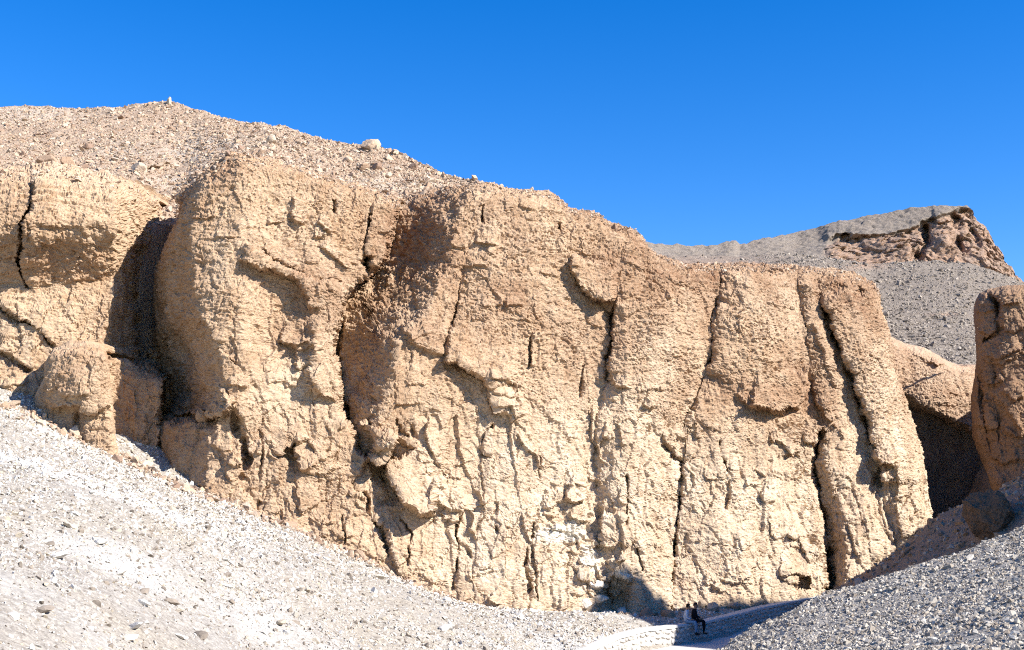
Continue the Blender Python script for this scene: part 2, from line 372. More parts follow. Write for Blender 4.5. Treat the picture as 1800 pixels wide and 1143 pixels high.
def skirts(P, left=None, right=None, top=None, attrs=None, n=14):
    """carry the surface on behind its own edge: vectors in metres"""
    def ext(P, A, side, vec):
        t = np.linspace(0, 1, n + 1)[1:]
        add = lambda e: e + t.reshape((-1,) + (1,) * e.ndim) * 0
        base = {'l': P[:, 0], 'r': P[:, -1], 't': P[-1]}[side]
        new = base[None] + t[:, None, None] * np.asarray(vec, float)[None, None]
        new = new + 0.25 * np.stack([fbm(new * 0.9, 3, 60 + k) for k in range(3)], -1) * np.minimum(1, t * 3)[:, None, None]
        f = lambda a, s: {'l': a[:, 0], 'r': a[:, -1], 't': a[-1]}[s]
        A2 = {}
        for k, a in A.items():
            e = np.repeat(f(a, side)[None], n, 0)
            A2[k] = {'l': lambda: np.concatenate([e[::-1].T, a], 1), 'r': lambda: np.concatenate([a, e.T], 1), 't': lambda: np.concatenate([a, e], 0)}[side]()
        if side == 'l': P = np.concatenate([new[::-1].transpose(1, 0, 2), P], 1)
        elif side == 'r': P = np.concatenate([P, new.transpose(1, 0, 2)], 1)
        else: P = np.concatenate([P, new], 0)
        return P, A2
    A = attrs or {}
    for side, v in (('l', left), ('r', right), ('t', top)):
        if v is not None: P, A = ext(P, A, side, v)
    return P, A

# ================================================================== THE SETTING
STEP = 1.4
# ------------------------------------------------------------------ main cliff
GRID = {}
def cliffY(px, py):
    return np.interp(px, [200, 420, 600, 850, 1100, 1450, 1660], [48.5, 48.3, 50, 53, 56.2, 62.5, 66.5]) + 0.0036 * (1050 - py)
def cliff_depth(px, py):
    dl, dr, dt = edge_dist(px.shape, px, py)
    R = Relief(px, py)
    # --- big forms
    ridge1 = [(420,270),(372,300),(352,345),(340,400),(344,500),(350,545),(376,580),(388,622),(396,657),(403,690),(396,715)]
    R.fall(ridge1, 0.075, 150, taper=0.0, soft=5)
    R.blob(400, 560, 90, 200, 0.9)                                   # first buttress
    R.fall([(399,712),(392,740),(380,790),(372,860),(380,930)], 0.020, 110, taper=0.0)
    cleft2 = [(705,340),(692,413),(668,470),(632,497),(607,525),(598,567),(589,606),(594,637),(599,675),(602,714),(619,760),(632,790),(650,815)]
    ridge2 = [(835,325),(805,400),(792,470),(752,555),(708,605),(694,664),(678,714),(668,745),(672,812)]
    R.fall(ridge2, 0.041, 170, taper=0.0, until=cleft2, soft=10)
    R.blob(735, 640, 110, 150, 0.9)
    R.crack(cleft2, 5, 1.3, taper=0.05)
    R.blob(560, 560, 45, 160, 0.5)
    R.blob(1150, 600, 90, 200, 0.5); R.blob(1340, 600, 80, 130, 0.8); R.blob(950, 480, 120, 130, 0.4)
    # columns between the long fissures, each gently rounded
    ys = np.array([330, 460, 520, 560, 600, 660, 735, 800, 860, 920, 980, 1060, 1160.])
    fl = [np.interp(s_, *zip(*q)) for s_ in [s_ for s_ in [ys]] for q in (
        [(330,835),(470,812),(585,795),(640,785),(690,850),(764,846),(810,852),(900,822),(1040,800),(1160,800)],
        [(330,985),(454,1004),(510,1030),(552,1077),(671,1067),(740,1046),(850,1046),(930,1055),(1050,1076),(1160,1080)],
        [(330,1270),(470,1266),(525,1262),(600,1253),(660,1238),(735,1204),(860,1196),(952,1186),(1060,1179),(1160,1175)],
        [(330,1385),(470,1402),(640,1420),(730,1441),(812,1430),(917,1448),(1050,1453),(1160,1455)],
        [(330,1420),(516,1439),(605,1472),(660,1494),(711,1512),(785,1533),(860,1546),(960,1580),(1160,1600)],
        [(330,1560),(594,1568),(697,1592),(789,1621),(913,1642),(1160,1660)])]
    for k, A in enumerate((0.6, 0.85, 1.0, 0.6, 0.8)):
        x0 = np.interp(R.y, ys, fl[k]); x1 = np.interp(R.y, ys, fl[k + 1]); u = np.clip((R.x - x0) / np.maximum(x1 - x0, 8), 0, 1)
        R.r += A * np.sin(np.pi * u ** 0.85) * sstep(380, 560, R.y + (0 if k else 60)) * ((R.x > x0) & (R.x < x1))
    R.crack(list(zip(fl[1][2:], ys[2:])), 3.5, 0.12, 0.05); R.crack(list(zip(fl[2][1:], ys[1:])), 3.5, 0.2, 0.05)
    # --- left part of the face
    R.lip([(418,452),(445,466),(480,474),(520,492),(540,520),(549,552)], 0.75, 40, 7, rec=0.35, rext=46, taper=0.1)   # slanting hood
    R.lip([(426,424),(452,441),(480,459),(515,476),(554,492),(600,498)], -0.0, 20, 6, rec=-0.45, rext=26, taper=0.1)
    R.crack([(430,426),(480,458),(515,475),(560,492),(604,500)], 4, 0.45)
    R.lip([(549,545),(546,600),(545,650),(545,700)], 0.7, 34, 22, taper=0.2)
    R.blob(480, 590, 50, 60, -0.4)
    R.crack([(661,345),(652,371),(647,410),(641,441),(643,478)], 4, 0.9, taper=0.05); R.crack([(645,445),(645,482)], 10, 0.9, 0.2)
    R.lip([(661,345),(652,371),(645,420),(641,470)], 0.35, 30, 5)
    R.crack([(701,348),(700,385),(690,413)], 3.5, 0.7)
    R.lip([(515,340),(511,375),(522,392),(538,398)], 0.55, 40, 6)
    R.lip([(556,390),(570,404),(586,412)], 0.4, 26, 5); R.crack([(588,348),(584,378)], 4, 0.4)
    R.lip([(560,430),(590,455),(606,470),(620,474)], 0.45, 30, 5)
    R.lip([(570,500),(590,520),(606,522)], 0.25, 20, 5)
    R.lip([(487,598),(515,609),(546,597)], 0.5, 30, 6, rec=0.3, rext=30)
    R.lip([(516,598),(519,640),(530,655)], 0.5, 34, 7)
    R.lip([(540,646),(550,672),(569,695),(594,712)], 0.55, 30, 5)
    R.lip([(468,676),(485,672),(508,671)], 0.25, 14, 4); R.lip([(466,655),(480,650)], 0.2, 12, 4)
    R.lip([(400,672),(415,680),(438,680)], 0.4, 24, 5)
    R.lip([(488,802),(504,787),(531,775),(544,768)], 0.7, 34, 6, rec=0.8, rext=34)
    R.lip([(522,770),(521,791),(528,815),(537,832)], 0.9, 44, 6, rec=0.3, rext=26)
    R.lip([(536,830),(565,837),(592,821)], 0.5, 30, 5)
    R.crack([(418,716),(413,760),(431,775),(436,806),(424,829),(431,866)], 5, 0.7); R.lip([(418,716),(413,760),(431,775),(436,806)], 0.25, 24, 5)
    R.lip([(398,810),(419,824),(431,812)], 0.5, 26, 5); R.lip([(370,780),(395,794),(412,790)], 0.4, 20, 5)
    # underside of the first buttress
    R.lip([(268,706),(290,722),(315,731),(336,725),(353,735),(385,730),(415,712)], 1.7, 60, 7, rec=0.5, rext=80, taper=0.06)
    R.crack([(335,660),(336,722)], 4, 0.3)
    R.lip([(326,790),(345,779),(372,765),(410,722)], -0.35, 16, 5)
    R.lip([(345,850),(372,870),(400,885)], 0.5, 34, 6); R.lip([(395,790),(398,830),(410,850)], 0.35, 22, 5)
    # --- lower left blocks
    R.crack([(455,745),(460,800),(455,870)], 3, 0.25); R.crack([(460,880),(458,905)], 3, 0.3)
    R.lip([(514,850),(520,880),(536,905)], 0.35, 24, 6); R.crack([(612,840),(628,866),(646,870),(647,900),(668,930),(684,982)], 4.5, 0.5)
    R.lip([(612,870),(640,880),(655,868)], 0.3, 20, 4); R.lip([(640,800),(646,850),(660,880)], 0.35, 22, 6)
    R.lip([(676,920),(684,940),(692,985),(705,1020)], 0.55, 46, 9)
    R.lip([(580,930),(600,948),(622,940)], 0.3, 20, 4); R.crack([(600,900),(604,960)], 3, 0.3)
    R.lip([(540,910),(570,925),(590,918)], 0.3, 20, 4)
    # --- second buttress: hanging nose, wedge, blocks
    R.lip([(640,806),(655,815),(674,816),(698,770)], 1.9, 60, 8, rec=0.9, rext=50, taper=0.06)
    R.lip([(676,812),(692,852),(712,888),(742,904),(766,904)], 1.9, 46, 7, rec=0.25, rext=40, taper=0.04)
    R.fall([(704,772),(720,822),(733,882)], 0.018, 40, taper=0.1)
    R.lip([(764,895),(760,812),(750,775)], 0.3, 24, 6)
    R.lip([(764,829),(760,860),(769,888),(790,897),(830,887)], 0.75, 40, 6)
    R.lip([(752,728),(747,768),(768,810),(776,824),(792,814)], 0.55, 34, 6)
    R.lip([(733,742),(742,738),(756,742),(752,768)], -0.4, 16, 5)
    R.crack([(700,735),(704,760),(718,768)], 4, 0.4); R.crack([(722,745),(726,775)], 4, 0.35)
    R.lip([(702,570),(716,590),(733,612),(780,624)], 0.7, 44, 9, taper=0.1)
    R.lip([(779,634),(804,637),(823,650),(854,663),(870,688)], 0.95, 44, 6, rec=0.35, rext=30, taper=0.1)
    R.lip([(868,676),(862,702),(872,722),(898,731),(925,728)], 0.75, 46, 6)
    R.lip([(868,692),(895,700),(922,697)], 0.3, 12, 4); R.lip([(872,708),(900,716),(922,713)], 0.25, 10, 4)
    R.lip([(860,664),(888,664),(918,680)], 0.5, 26, 5)
    R.crack([(788,578),(782,606),(779,634)], 4, 0.35); R.crack([(818,465),(804,522),(795,585)], 3.5, 0.35)
    R.crack([(868,742),(851,764),(846,791),(858,808)], 4, 0.4); R.lip([(868,742),(851,764),(846,791),(858,808)], 0.25, 24, 5)
    R.lip([(788,428),(806,434),(824,434)], 0.4, 20, 5); R.lip([(834,427),(852,428),(872,432)], 0.5, 20, 5); R.lip([(856,420),(856,440),(862,450)], 0.4, 20, 5)
    R.lip([(790,470),(830,466),(862,468)], 0.3, 16, 5)
    R.lip([(886,340),(885,358),(890,372)], 0.35, 24, 5); R.crack([(846,360),(848,392)], 4, 0.35)
    R.crack([(986,368),(981,407)], 4, 0.35); R.lip([(1020,430),(1024,446),(1036,450)], 0.3, 20, 5)
    R.lip([(806,905),(826,897),(826,930),(834,955)], 0.4, 30, 6); R.lip([(770,900),(782,915),(808,915)], 0.4, 20, 5)
    R.crack([(797,935),(806,960),(800,1010),(790,1045)], 4, 0.4); R.lip([(730,1010),(760,1022),(790,1030)], 0.3, 20, 5)
    R.crack([(812,900),(800,940),(830,985)], 3, 0.3); R.crack([(870,880),(872,940)], 2.5, 0.25); R.crack([(700,900),(720,940),(716,1000)], 3, 0.25)
    # --- middle
    R.lip([(1008,450),(1004,475),(1024,506),(1043,529),(1080,532)], 1.1, 50, 6, rec=0.2, rext=30, taper=0.08)
    R.crack([(1082,520),(1077,552),(1074,597),(1069,632),(1066,675)], 3.5, 0.7, 0.04)
    R.lip([(1082,520),(1077,552),(1074,597),(1069,632),(1065,668),(1084,681),(1112,682)], 0.75, 44, 5, taper=0.06)
    R.lip([(938,585),(934,620),(928,648)], 0.35, 26, 5); R.lip([(976,602),(978,636)], 0.25, 18, 5)
    R.crack([(937,590),(929,650)], 3, 0.3); R.crack([(1024,640),(1020,700)], 3, 0.2)
    R.lip([(911,760),(923,788),(940,800),(950,830)], 0.5, 30, 5); R.crack([(950,800),(952,840)], 3, 0.3)
    R.lip([(1041,715),(1041,772),(1052,800),(1062,788)], 0.65, 34, 5); R.lip([(1059,768),(1072,770),(1082,765)], 0.45, 20, 4)
    R.lip([(1085,742),(1096,786)], 0.35, 24, 5); R.crack([(1100,830),(1104,880),(1098,930)], 4, 0.35)
    R.lip([(952,890),(970,893),(990,882),(992,858)], 0.6, 36, 5); R.lip([(990,878),(1012,884),(1036,876)], 0.8, 34, 5)
    R.lip([(954,902),(975,908),(990,902)], 0.35, 12, 4); R.lip([(994,908),(1018,920),(1042,912)], 0.6, 24, 5)
    R.lip([(993,858),(1014,853),(1036,854)], 0.4, 18, 4)
    R.lip([(1042,850),(1050,845),(1058,852)], 0.4, 18, 4); R.lip([(1044,880),(1050,900),(1060,905)], 0.3, 20, 4)
    R.lip([(916,904),(925,934),(950,927)], 0.5, 28, 5); R.lip([(925,936),(938,961)], 0.35, 22, 5)
    R.lip([(1056,898),(1054,930),(1056,955),(1064,975)], 0.9, 40, 6)
    R.lip([(1010,960),(1030,966),(1050,962)], 0.4, 18, 4); R.lip([(1012,985),(1030,995),(1056,990)], 0.5, 20, 4)
    R.lip([(1016,1012),(1040,1022),(1062,1012)], 0.7, 24, 5); R.lip([(1030,1042),(1050,1046),(1060,1040)], 0.4, 18, 4)
    R.crack([(940,905),(938,970),(945,1060)], 2.5, 0.25)
    R.lip([(1080,986),(1092,992),(1106,984)], 0.8, 26, 5)
    R.blob(1080, 1052, 26, 34, -1.0, pw=1.3); R.blob(1098, 1040, 14, 24, -0.7); R.lip([(1050,1026),(1068,1022),(1082,1014),(1108,1020)], 0.8, 34, 6)
    R.lip([(1112,956),(1122,962),(1132,972)], 0.4, 20, 4); R.lip([(1148,963),(1164,963)], 0.3, 12, 4)
    R.crack([(1120,960),(1128,1010)], 3, 0.3)
    R.lip([(858,1054),(872,1062),(890,1064)], 0.35, 16, 4); R.crack([(930,960),(925,1000),(935,1040)], 3, 0.3)
    R.lip([(1262,525),(1251,559),(1254,597),(1252,632),(1238,662)], 0.75, 44, 6); R.crack([(1262,525),(1251,559),(1254,597),(1252,632),(1238,662)], 4, 0.5)
    R.crack([(1225,700),(1203,735),(1196,756)], 5, 0.5); R.lip([(1225,700),(1203,735),(1196,760)], 0.5, 30, 5)
    R.crack([(1166,755),(1170,787),(1188,806),(1197,814),(1195,864),(1193,900),(1186,952),(1179,1029)], 4.5, 0.7, 0.06)
    R.lip([(1166,755),(1170,787),(1186,806),(1197,812)], 0.55, 30, 5); R.lip([(1197,810),(1195,864),(1193,900),(1184,950)], 0.4, 30, 6)
    R.lip([(1130,712),(1145,716),(1158,712)], 0.4, 22, 5); R.crack([(1262,770),(1264,793),(1277,835)], 4, 0.45); R.lip([(1264,793),(1277,835)], 0.3, 24, 5)
    R.crack([(1280,840),(1276,900)], 4, 0.3)
    # --- right part
    R.lip([(1316,716),(1340,719),(1376,726),(1406,714),(1418,686),(1421,652)], 1.1, 52, 7, rec=0.35, rext=34, taper=0.08)
    R.lip([(1290,690),(1308,708),(1322,722)], 0.5, 30, 6)
    R.lip([(1410,640),(1424,668),(1432,700),(1440,730)], 0.55, 26, 6)
    R.lip([(1350,776),(1374,780),(1394,802),(1408,801)], 0.65, 30, 5); R.lip([(1408,776),(1436,779),(1450,748)], 0.7, 34, 5)
    R.lip([(1308,854),(1334,854)], 0.35, 18, 4); R.lip([(1331,868),(1346,880),(1361,878)], 0.5, 26, 4)
    R.lip([(1348,905),(1353,925),(1360,950)], 0.5, 30, 5); R.lip([(1325,826),(1342,836)], 0.3, 16, 4)
    R.lip([(1358,832),(1380,836),(1406,848)], 0.3, 20, 5)
    R.lip([(1380,934),(1402,948),(1422,992)], 0.6, 30, 5)
    cleftL = [(1448,755),(1436,785),(1429,812),(1433,840),(1440,874),(1448,917),(1453,971),(1454,1010),(1452,1060)]
    R.crack(cleftL, 6, 1.5, 0.04)
    R.fall([(1462,770),(1458,810),(1468,850),(1486,900),(1492,950),(1496,1010),(1500,1060)], 0.045, 45, taper=0.05, until=cleftL)
    R.crack([(1459,960),(1461,1000),(1462,1060)], 9, 2.2, 0.2)
    crM = [(1439,516),(1454,560),(1472,605),(1494,660),(1511,708),(1523,750),(1534,788),(1542,822),(1546,860)]
    R.crack(crM, 5, 1.3, 0.04); R.lip(crM, 1.3, 60, 16, taper=0.05)
    R.lip([(1428,560),(1442,610),(1458,660),(1472,692)], 0.5, 24, 9)
    R.lip([(1432,700),(1450,730),(1462,742),(1474,726)], 0.5, 26, 5)
    R.blob(1509, 513, 9, 9, -0.9); R.lip([(1494,498),(1508,503),(1520,510)], 0.4, 16, 4)
    R.lip([(1528,622),(1545,628),(1552,650)], 0.35, 26, 5)
    R.lip([(1537,822),(1556,816),(1576,818)], 0.8, 26, 5, rec=0.6, rext=20); R.lip([(1577,812),(1580,850),(1570,880)], 0.6, 26, 5)
    R.lip([(1545,868),(1556,930),(1572,956)], 0.5, 26, 6); R.lip([(1572,880),(1580,910),(1588,948)], 0.5, 26, 6)
    R.lip([(1500,842),(1510,900),(1530,960),(1534,990)], 0.45, 26, 8); R.lip([(1480,900),(1500,950),(1516,1000)], 0.4, 24, 8)
    R.lip([(1524,800),(1536,840),(1545,880)], 0.3, 20, 5)
    # the cut tomb mouth
    R.lip([(1370,1008),(1398,1007),(1426,1011)], 0.6, 24, 4, taper=0.05)
    q = (sstep(1400, 1402, px) * sstep(1427, 1425, px) * sstep(1010, 1012, py) * sstep(1039, 1037, py)); R.r -= 1.2 * q
    R.lip([(1370,1014),(1392,1022),(1402,1036)], 0.45, 22, 4)
    R.lip([(1262,1018),(1290,1026),(1318,1014)], 0.4, 26, 5); R.lip([(1250,1036),(1280,1044)], 0.3, 18, 4)
    # small random ledges everywhere
    r2 = random.Random(11)
    for k in range(150):
        cx = r2.uniform(300, 1630); cy = r2.uniform(360, 1040); L = r2.uniform(8, 26); tilt = r2.uniform(-0.5, 0.6)
        if r2.random() < 0.35: pl = [(cx, cy - L), (cx + r2.uniform(-5, 5), cy), (cx + r2.uniform(-6, 8), cy + L)]
        else: pl = [(cx - L, cy - L * tilt), (cx, cy + r2.uniform(-3, 4)), (cx + L, cy + L * tilt)]
        R.lip(pl, r2.uniform(0.1, 0.32), r2.uniform(10, 22), 4)
    return cliffY(px, py) - R.r + roll(dl, 26, 1.6) + roll(dr, 30, 2.0) + roll(dt, 34, 2.2)
def respace(G, Yc, alpha=0.55):
    """shift the grid columns so that steep flanks get their share of vertices"""
    nv, nu = G.shape[:2]; C = G[::3, ::2]; P = at(C[..., 0], C[..., 1], Yc)
    d3 = np.linalg.norm(np.diff(P, axis=1), axis=-1); d2 = np.linalg.norm(np.diff(C, axis=1), axis=-1)
    w = (1 - alpha) * d2 / d2.sum(1, keepdims=True) + alpha * d3 / d3.sum(1, keepdims=True)
    w = blur(w[..., None], 5)[..., 0]; c = np.concatenate([np.zeros((len(w), 1)), np.cumsum(w, 1)], 1); c /= c[:, -1:]
    t = np.linspace(0, 1, nu); cols = np.linspace(0, C.shape[1] - 1, C.shape[1]) * 2
    U = np.stack([np.interp(t, c[k], cols) for k in range(len(w))])
    rows = np.arange(len(w)) * 3.0; rr = np.clip(np.arange(nv), 0, rows[-1])
    i0 = np.minimum((rr // 3).astype(int), len(w) - 2); f = ((rr - i0 * 3) / 3.0)[:, None]
    U = U[i0] * (1 - f) + U[i0 + 1] * f
    out = np.empty_like(G); ii = np.arange(nu)
    for j in range(nv):
        for k in (0, 1): out[j, :, k] = np.interp(U[j], ii, G[j, :, k])
    return out
def build_cliff():
    top = [(306,345),(336,322),(364,298),(409,274),(470,279),(560,308),(625,328),(665,338),(700,348),(740,338),(800,328),(850,324),(885,330),(962,337),(983,352),(997,365),(1042,373),(1074,391),(1109,400),(1130,414),(1135,429),(1155,446),(1200,465),(1310,462),(1384,466),(1457,473),(1494,480),(1531,496),(1542,514)]
    left = [(283,1000),(282,822),(283,752),(280,717),(275,675),(276,657),(268,622),(276,570),(273,500),(280,465),(308,395),(318,362),(306,345)]
    right = [(1655,1100),(1650,1000),(1640,913),(1634,886),(1630,843),(1619,789),(1607,750),(1590,697),(1571,652),(1564,594),(1553,560),(1542,514)]
    bottom = [(283,1000),(700,1120),(1000,1150),(1300,1140),(1655,1100)]
    nu, nv = int(1330 / STEP), int(720 / STEP)
    G = coons(top, bottom, left, right, nu, nv)
    Yc = cliff_depth(G[::3, ::2, 0], G[::3, ::2, 1]); G = respace(G, Yc)
    Yc = cliff_depth(G[::2, ::3, 0], G[::2, ::3, 1]); G = respace(G.transpose(1, 0, 2), Yc.T, 0.4).transpose(1, 0, 2)
    px, py = G[..., 0], G[..., 1]
    Y = cliff_depth(px, py)
    P = at(px, py, Y)
    Nn = normals(blur(P, 3))
    rough = np.clip(sstep(760, 520, py - 0.16 * (px - 700)) * 0.9 + 0.12 + 0.25 * fbm(P * 0.25, 2, 9), 0, 1)
    D = rock_disp(P, rough, 1)
    D = D + blob_mask(px, py, [(1010,950,60,50,1.0),(1060,1030,60,40,0.8)]) * (0.30 * facets(P * np.array([1.1, 1.1, 1.9]), 301) + 0.12 * facets(P * np.array([2.6, 2.6, 4.2]), 302))
    Nn = Nn * (-1.0 if np.median(Nn[..., 1]) > 0 else 1.0)
    P = P + Nn * D[..., None]
    tint = blob_mask(px, py, [(745,385,55,50,0.9),(700,440,50,60,0.6),(770,470,60,60,0.5),(560,480,90,60,0.25),(870,480,90,60,0.25),(930,540,60,40,0.3),(1040,570,60,40,0.35),(1360,700,70,26,0.5),(1290,690,60,30,0.4),(1200,500,120,40,0.3),(1480,520,80,50,0.4),(1440,690,40,60,0.4),(330,500,70,120,0.3),(660,620,60,100,0.4),(390,300,40,30,0.6),(750,600,50,30,0.4),(480,800,60,60,0.25),(330,760,60,50,0.5),(1490,900,50,100,0.3),(540,870,70,40,0.2)])  # brown patina, plus shade painted onto flanks, undersides and recesses
    tint = np.clip(tint + rough * np.clip(0.18 + 1.1 * fbm(P * 0.3, 3, 33), 0, 0.6), 0, 1)
    tone = np.clip(sstep(620, 900, py) * sstep(560, 900, px) * 0.9 + blob_mask(px, py, [(1150,600,90,110,0.6),(500,640,70,110,0.4),(960,760,140,120,0.3),(1560,760,50,160,0.4)]) - tint * 0.6, 0, 0.85)
    dtop = edge_dist(px.shape, px, py)[2]; tint = np.clip(tint + 0.55 * np.exp(-dtop / 45) * np.clip(0.4 + 1.2 * fbm(P * 0.5, 3, 35), 0, 1), 0, 1)
    fresh = blob_mask(px, py, [(1000,935,38,20,0.62),(1035,985,22,22,0.62),(1095,1012,16,14,0.7),(960,942,24,18,0.4)])
    P, A = skirts(P, left=(2.0, 9, 0), right=(-1.5, 10, 0), top=(0, 9, 1.2), attrs={'tint': tint, 'fresh': fresh, 'tone': tone})
    GRID["rim"] = P[int(nv * 0.955):, 14:-14]
    o = grid_obj("cliff", P, M_CLIFF, attrs=A, smooth=False)
    tag(o, "tan weathered limestone cliff face with clefts, overhangs and a small cut opening", kind="structure")
    return o
cliff = build_cliff()

# ------------------------------------------------------------------ bay left of the first buttress
def bayY(px, py): return np.interp(px, [-120, 60, 200, 260, 330], [50.5, 51.0, 52.0, 55.5, 60.0]) + 0.0030 * (900 - py)
def build_bay():
    top = [(-120,300),(0,298),(50,292),(90,284),(150,298),(235,318),(270,346),(300,410),(345,470)]
    bottom = [(-120,860),(60,860),(200,900),(345,960)]
    left = [(-120,860),(-120,300)]; right = [(345,960),(345,470)]
    nu, nv = int(465 / 1.7), int(600 / 1.7)
    G = coons(top, bottom, left, right, nu, nv); px, py = G[..., 0], G[..., 1]
    dl, dr, dt = edge_dist(px.shape, px, py); R = Relief(px, py, seed=21)
    yb = R.y - np.interp(R.x, [-100, 0, 31, 60, 98, 133, 200], [0, 2, -1, 10, -2, 8, -16]) * sstep(380, 500, R.y)
    R.r += np.interp(yb, [280, 320, 360, 392, 410, 500, 512, 540, 900], [0.5, 1.5, 2.0, 2.15, 2.05, 0.35, 0.42, 0.7, 0.9]) * sstep(262, 200, R.x)
    R.blob(110, 380, 90, 60, 0.35); R.lip([(60,395),(120,402),(170,396),(215,420)], 0.3, 30, 8)
    R.crack([(87,280),(60,304),(52,360),(36,395),(35,482),(50,512)], 3.5, 0.7, 0.03)
    R.lip([(87,280),(60,304),(52,360),(36,395),(35,482)], 0.6, 40, 6)
    R.lip([(-20,530),(0,538),(35,566),(63,576),(84,598),(98,616)], 0.5, 40, 5); R.crack([(-20,530),(35,566),(63,575),(98,616)], 4, 0.5)
    R.lip([(-20,610),(0,617),(28,636),(56,656)], 0.5, 34, 5); R.crack([(0,617),(28,636),(56,656)], 4, 0.4)
    R.lip([(-30,672),(10,682),(50,676)], 0.5, 30, 5); R.blob(20, 690, 36, 18, 0.7)
    R.fall([(215,420),(205,480),(200,560),(205,620)], 0.03, 120, side=1, taper=0.05)
    R.crack([(283,352),(278,400),(262,470),(252,560),(255,640)], 12, 2.5, 0.05)
    R.lip([(205,630),(230,640),(262,640),(290,660)], -1.0, 200, 8, rec=-1.6, rext=260, taper=0.0)
    R.crack([(214,640),(222,700),(216,790)], 4, 0.4); R.crack([(262,680),(268,760),(262,830)], 3, 0.3)
    Y = bayY(px, py) - R.r + roll(dt, 46, 3.2)
    w = sstep(618, 662, R.y - 0.30 * (R.x - 215) + 6 * perlin(np.stack([R.x / 15, R.y / 15, R.x * 0], -1), 5)) * sstep(190, 206, R.x) * sstep(292, 279, R.x); Y = Y * (1 - w) + (51.3 + 0.008 * (R.x - 200)) * w
    P = at(px, py, Y); Nn = normals(blur(P, 3)); Nn = Nn * (-1.0 if np.median(Nn[..., 1]) > 0 else 1.0)
    rough = np.clip(sstep(600, 470, py) * 0.9 + 0.15, 0, 1)
    P = P + Nn * rock_disp(P, rough, 100, 1.0, 2.4)[..., None]
    tint = blob_mask(px, py, [(100,460,120,40,0.6),(20,350,50,60,0.3),(230,720,50,120,0.6),(180,560,50,60,0.3)])  # shade painted in brown under the bulge and in the recess
    P, A = skirts(P, top=(0, 8, 1.0), attrs={'tint': tint, 'fresh': tint * 0})
    GRID["bay_rim"] = P[int(nv * 0.95):]
    o = grid_obj("cliff", P, M_CLIFF, attrs=A, smooth=False)
    tag(o, "bulging tan rock wall in the shadow of the tall buttress", kind="structure")
build_bay()

def outcrop(name, top, bottom, left, right, Yf, feats, mat, rolls, seed, skirt, rough=0.5, step=STEP):
    wid = max(np.ptp(np.array(top)[:, 0]), np.ptp(np.array(bottom)[:, 0])); hei = max(np.ptp(np.array(left)[:, 1]), np.ptp(np.array(right)[:, 1]))
    nu, nv = max(20, int(wid / step)), max(20, int(hei / step))
    G = coons(top, bottom, left, right, nu, nv); px, py = G[..., 0], G[..., 1]
    dl, dr, dt = edge_dist(px.shape, px, py); R = Relief(px, py, seed=seed); feats(R)
    Y = Yf(px, py) - R.r
    for d, r in zip((dl, dr, dt), rolls):
        if r: Y = Y + roll(d, *r)
    P = at(px, py, Y); Nn = normals(blur(P, 2)); Nn = Nn * (-1.0 if np.median(Nn[..., 1]) > 0 else 1.0)
    rg = rough(px, py) if callable(rough) else np.full(px.shape, rough)
    damp = 0.35 + 0.65 * sstep(0, 16, np.minimum(np.minimum(dl, dr), dt))
    P = P + Nn * (rock_disp(P, rg, seed) * damp)[..., None]
    st = np.clip(0.35 + fbm(P * 0.5, 3, seed + 9), 0, 0.7) * 0.6
    P, A = skirts(P, *skirt, attrs={'tint': st, 'fresh': st * 0})
    return grid_obj(name, P, mat, attrs=A, smooth=False)

# rounded outcrop in front of the bay
def dome_f(R):
    R.lip([(84,724),(115,713),(140,718),(164,723),(198,709)], 0.5, 40, 5, rec=0.25, rext=24); R.crack([(135,724),(136,765)], 3, 0.2)
    R.blob(140, 660, 60, 50, 0.8); R.lip([(84,640),(120,628),(180,632)], 0.2, 20, 5); R.lip([(100,690),(130,700),(160,690)], 0.25, 20, 5)
o = outcrop("rock_outcrop", [(77,640),(94,612),(122,601),(150,600),(175,607),(185,619)], [(50,860),(140,880),(214,880)],
            [(50,860),(57,760),(59,720),(59,699),(77,668),(77,640)], [(214,880),(206,790),(199,738),(198,710),(192,657),(185,619)],
            lambda px, py: 48.2 - 0.002 * (py - 700), dome_f, M_CLIFF, ((40, 1.8), (16, 0.7), (30, 2.0)), 31, ((0.8, 4.5, 0), (-2.4, 5, 0), (0, 4, 0.3)), 0.4)
tag(o, "rounded tan rock knob at the head of the white scree slope, far left", "rock outcrop")

# ------------------------------------------------------------------ side canyon and pillar on the right
def can_f(R):
    R.r -= 9.0 * sstep(740, 800, R.y - 0.5 * (R.x - 1600) + 45)  # lower wall set far back to blacken it in place of cast shadow
    R.lip([(1600,620),(1640,640),(1672,652)], 0.4, 30, 6); R.blob(1650, 690, 40, 40, 0.6); R.lip([(1636,634),(1650,644),(1664,640)], 0.5, 18, 5)
    R.fall([(1690,640),(1700,700),(1706,770)], 0.05, 50, side=1, taper=0.0)
canyonY = lambda px, py: np.interp(px, [1500, 1600, 1700, 1800], [74, 76, 77, 78]) + 0.012 * (900 - py)
o = outcrop("canyon_wall", [(1520,590),(1564,592),(1590,604),(1623,611),(1663,633),(1690,644),(1730,640),(1790,640)], [(1520,960),(1790,960)], [(1520,960),(1520,590)], [(1790,960),(1790,640)],
        canyonY, can_f, M_SHADE, (None, None, (24, 2.5)), 51, (None, None, (0, 8, 1)), lambda px, py: sstep(800, 700, py) * 0.9 + 0.1)
tag(o, "tan back wall of the narrow side canyon, half in black shadow", kind="structure")
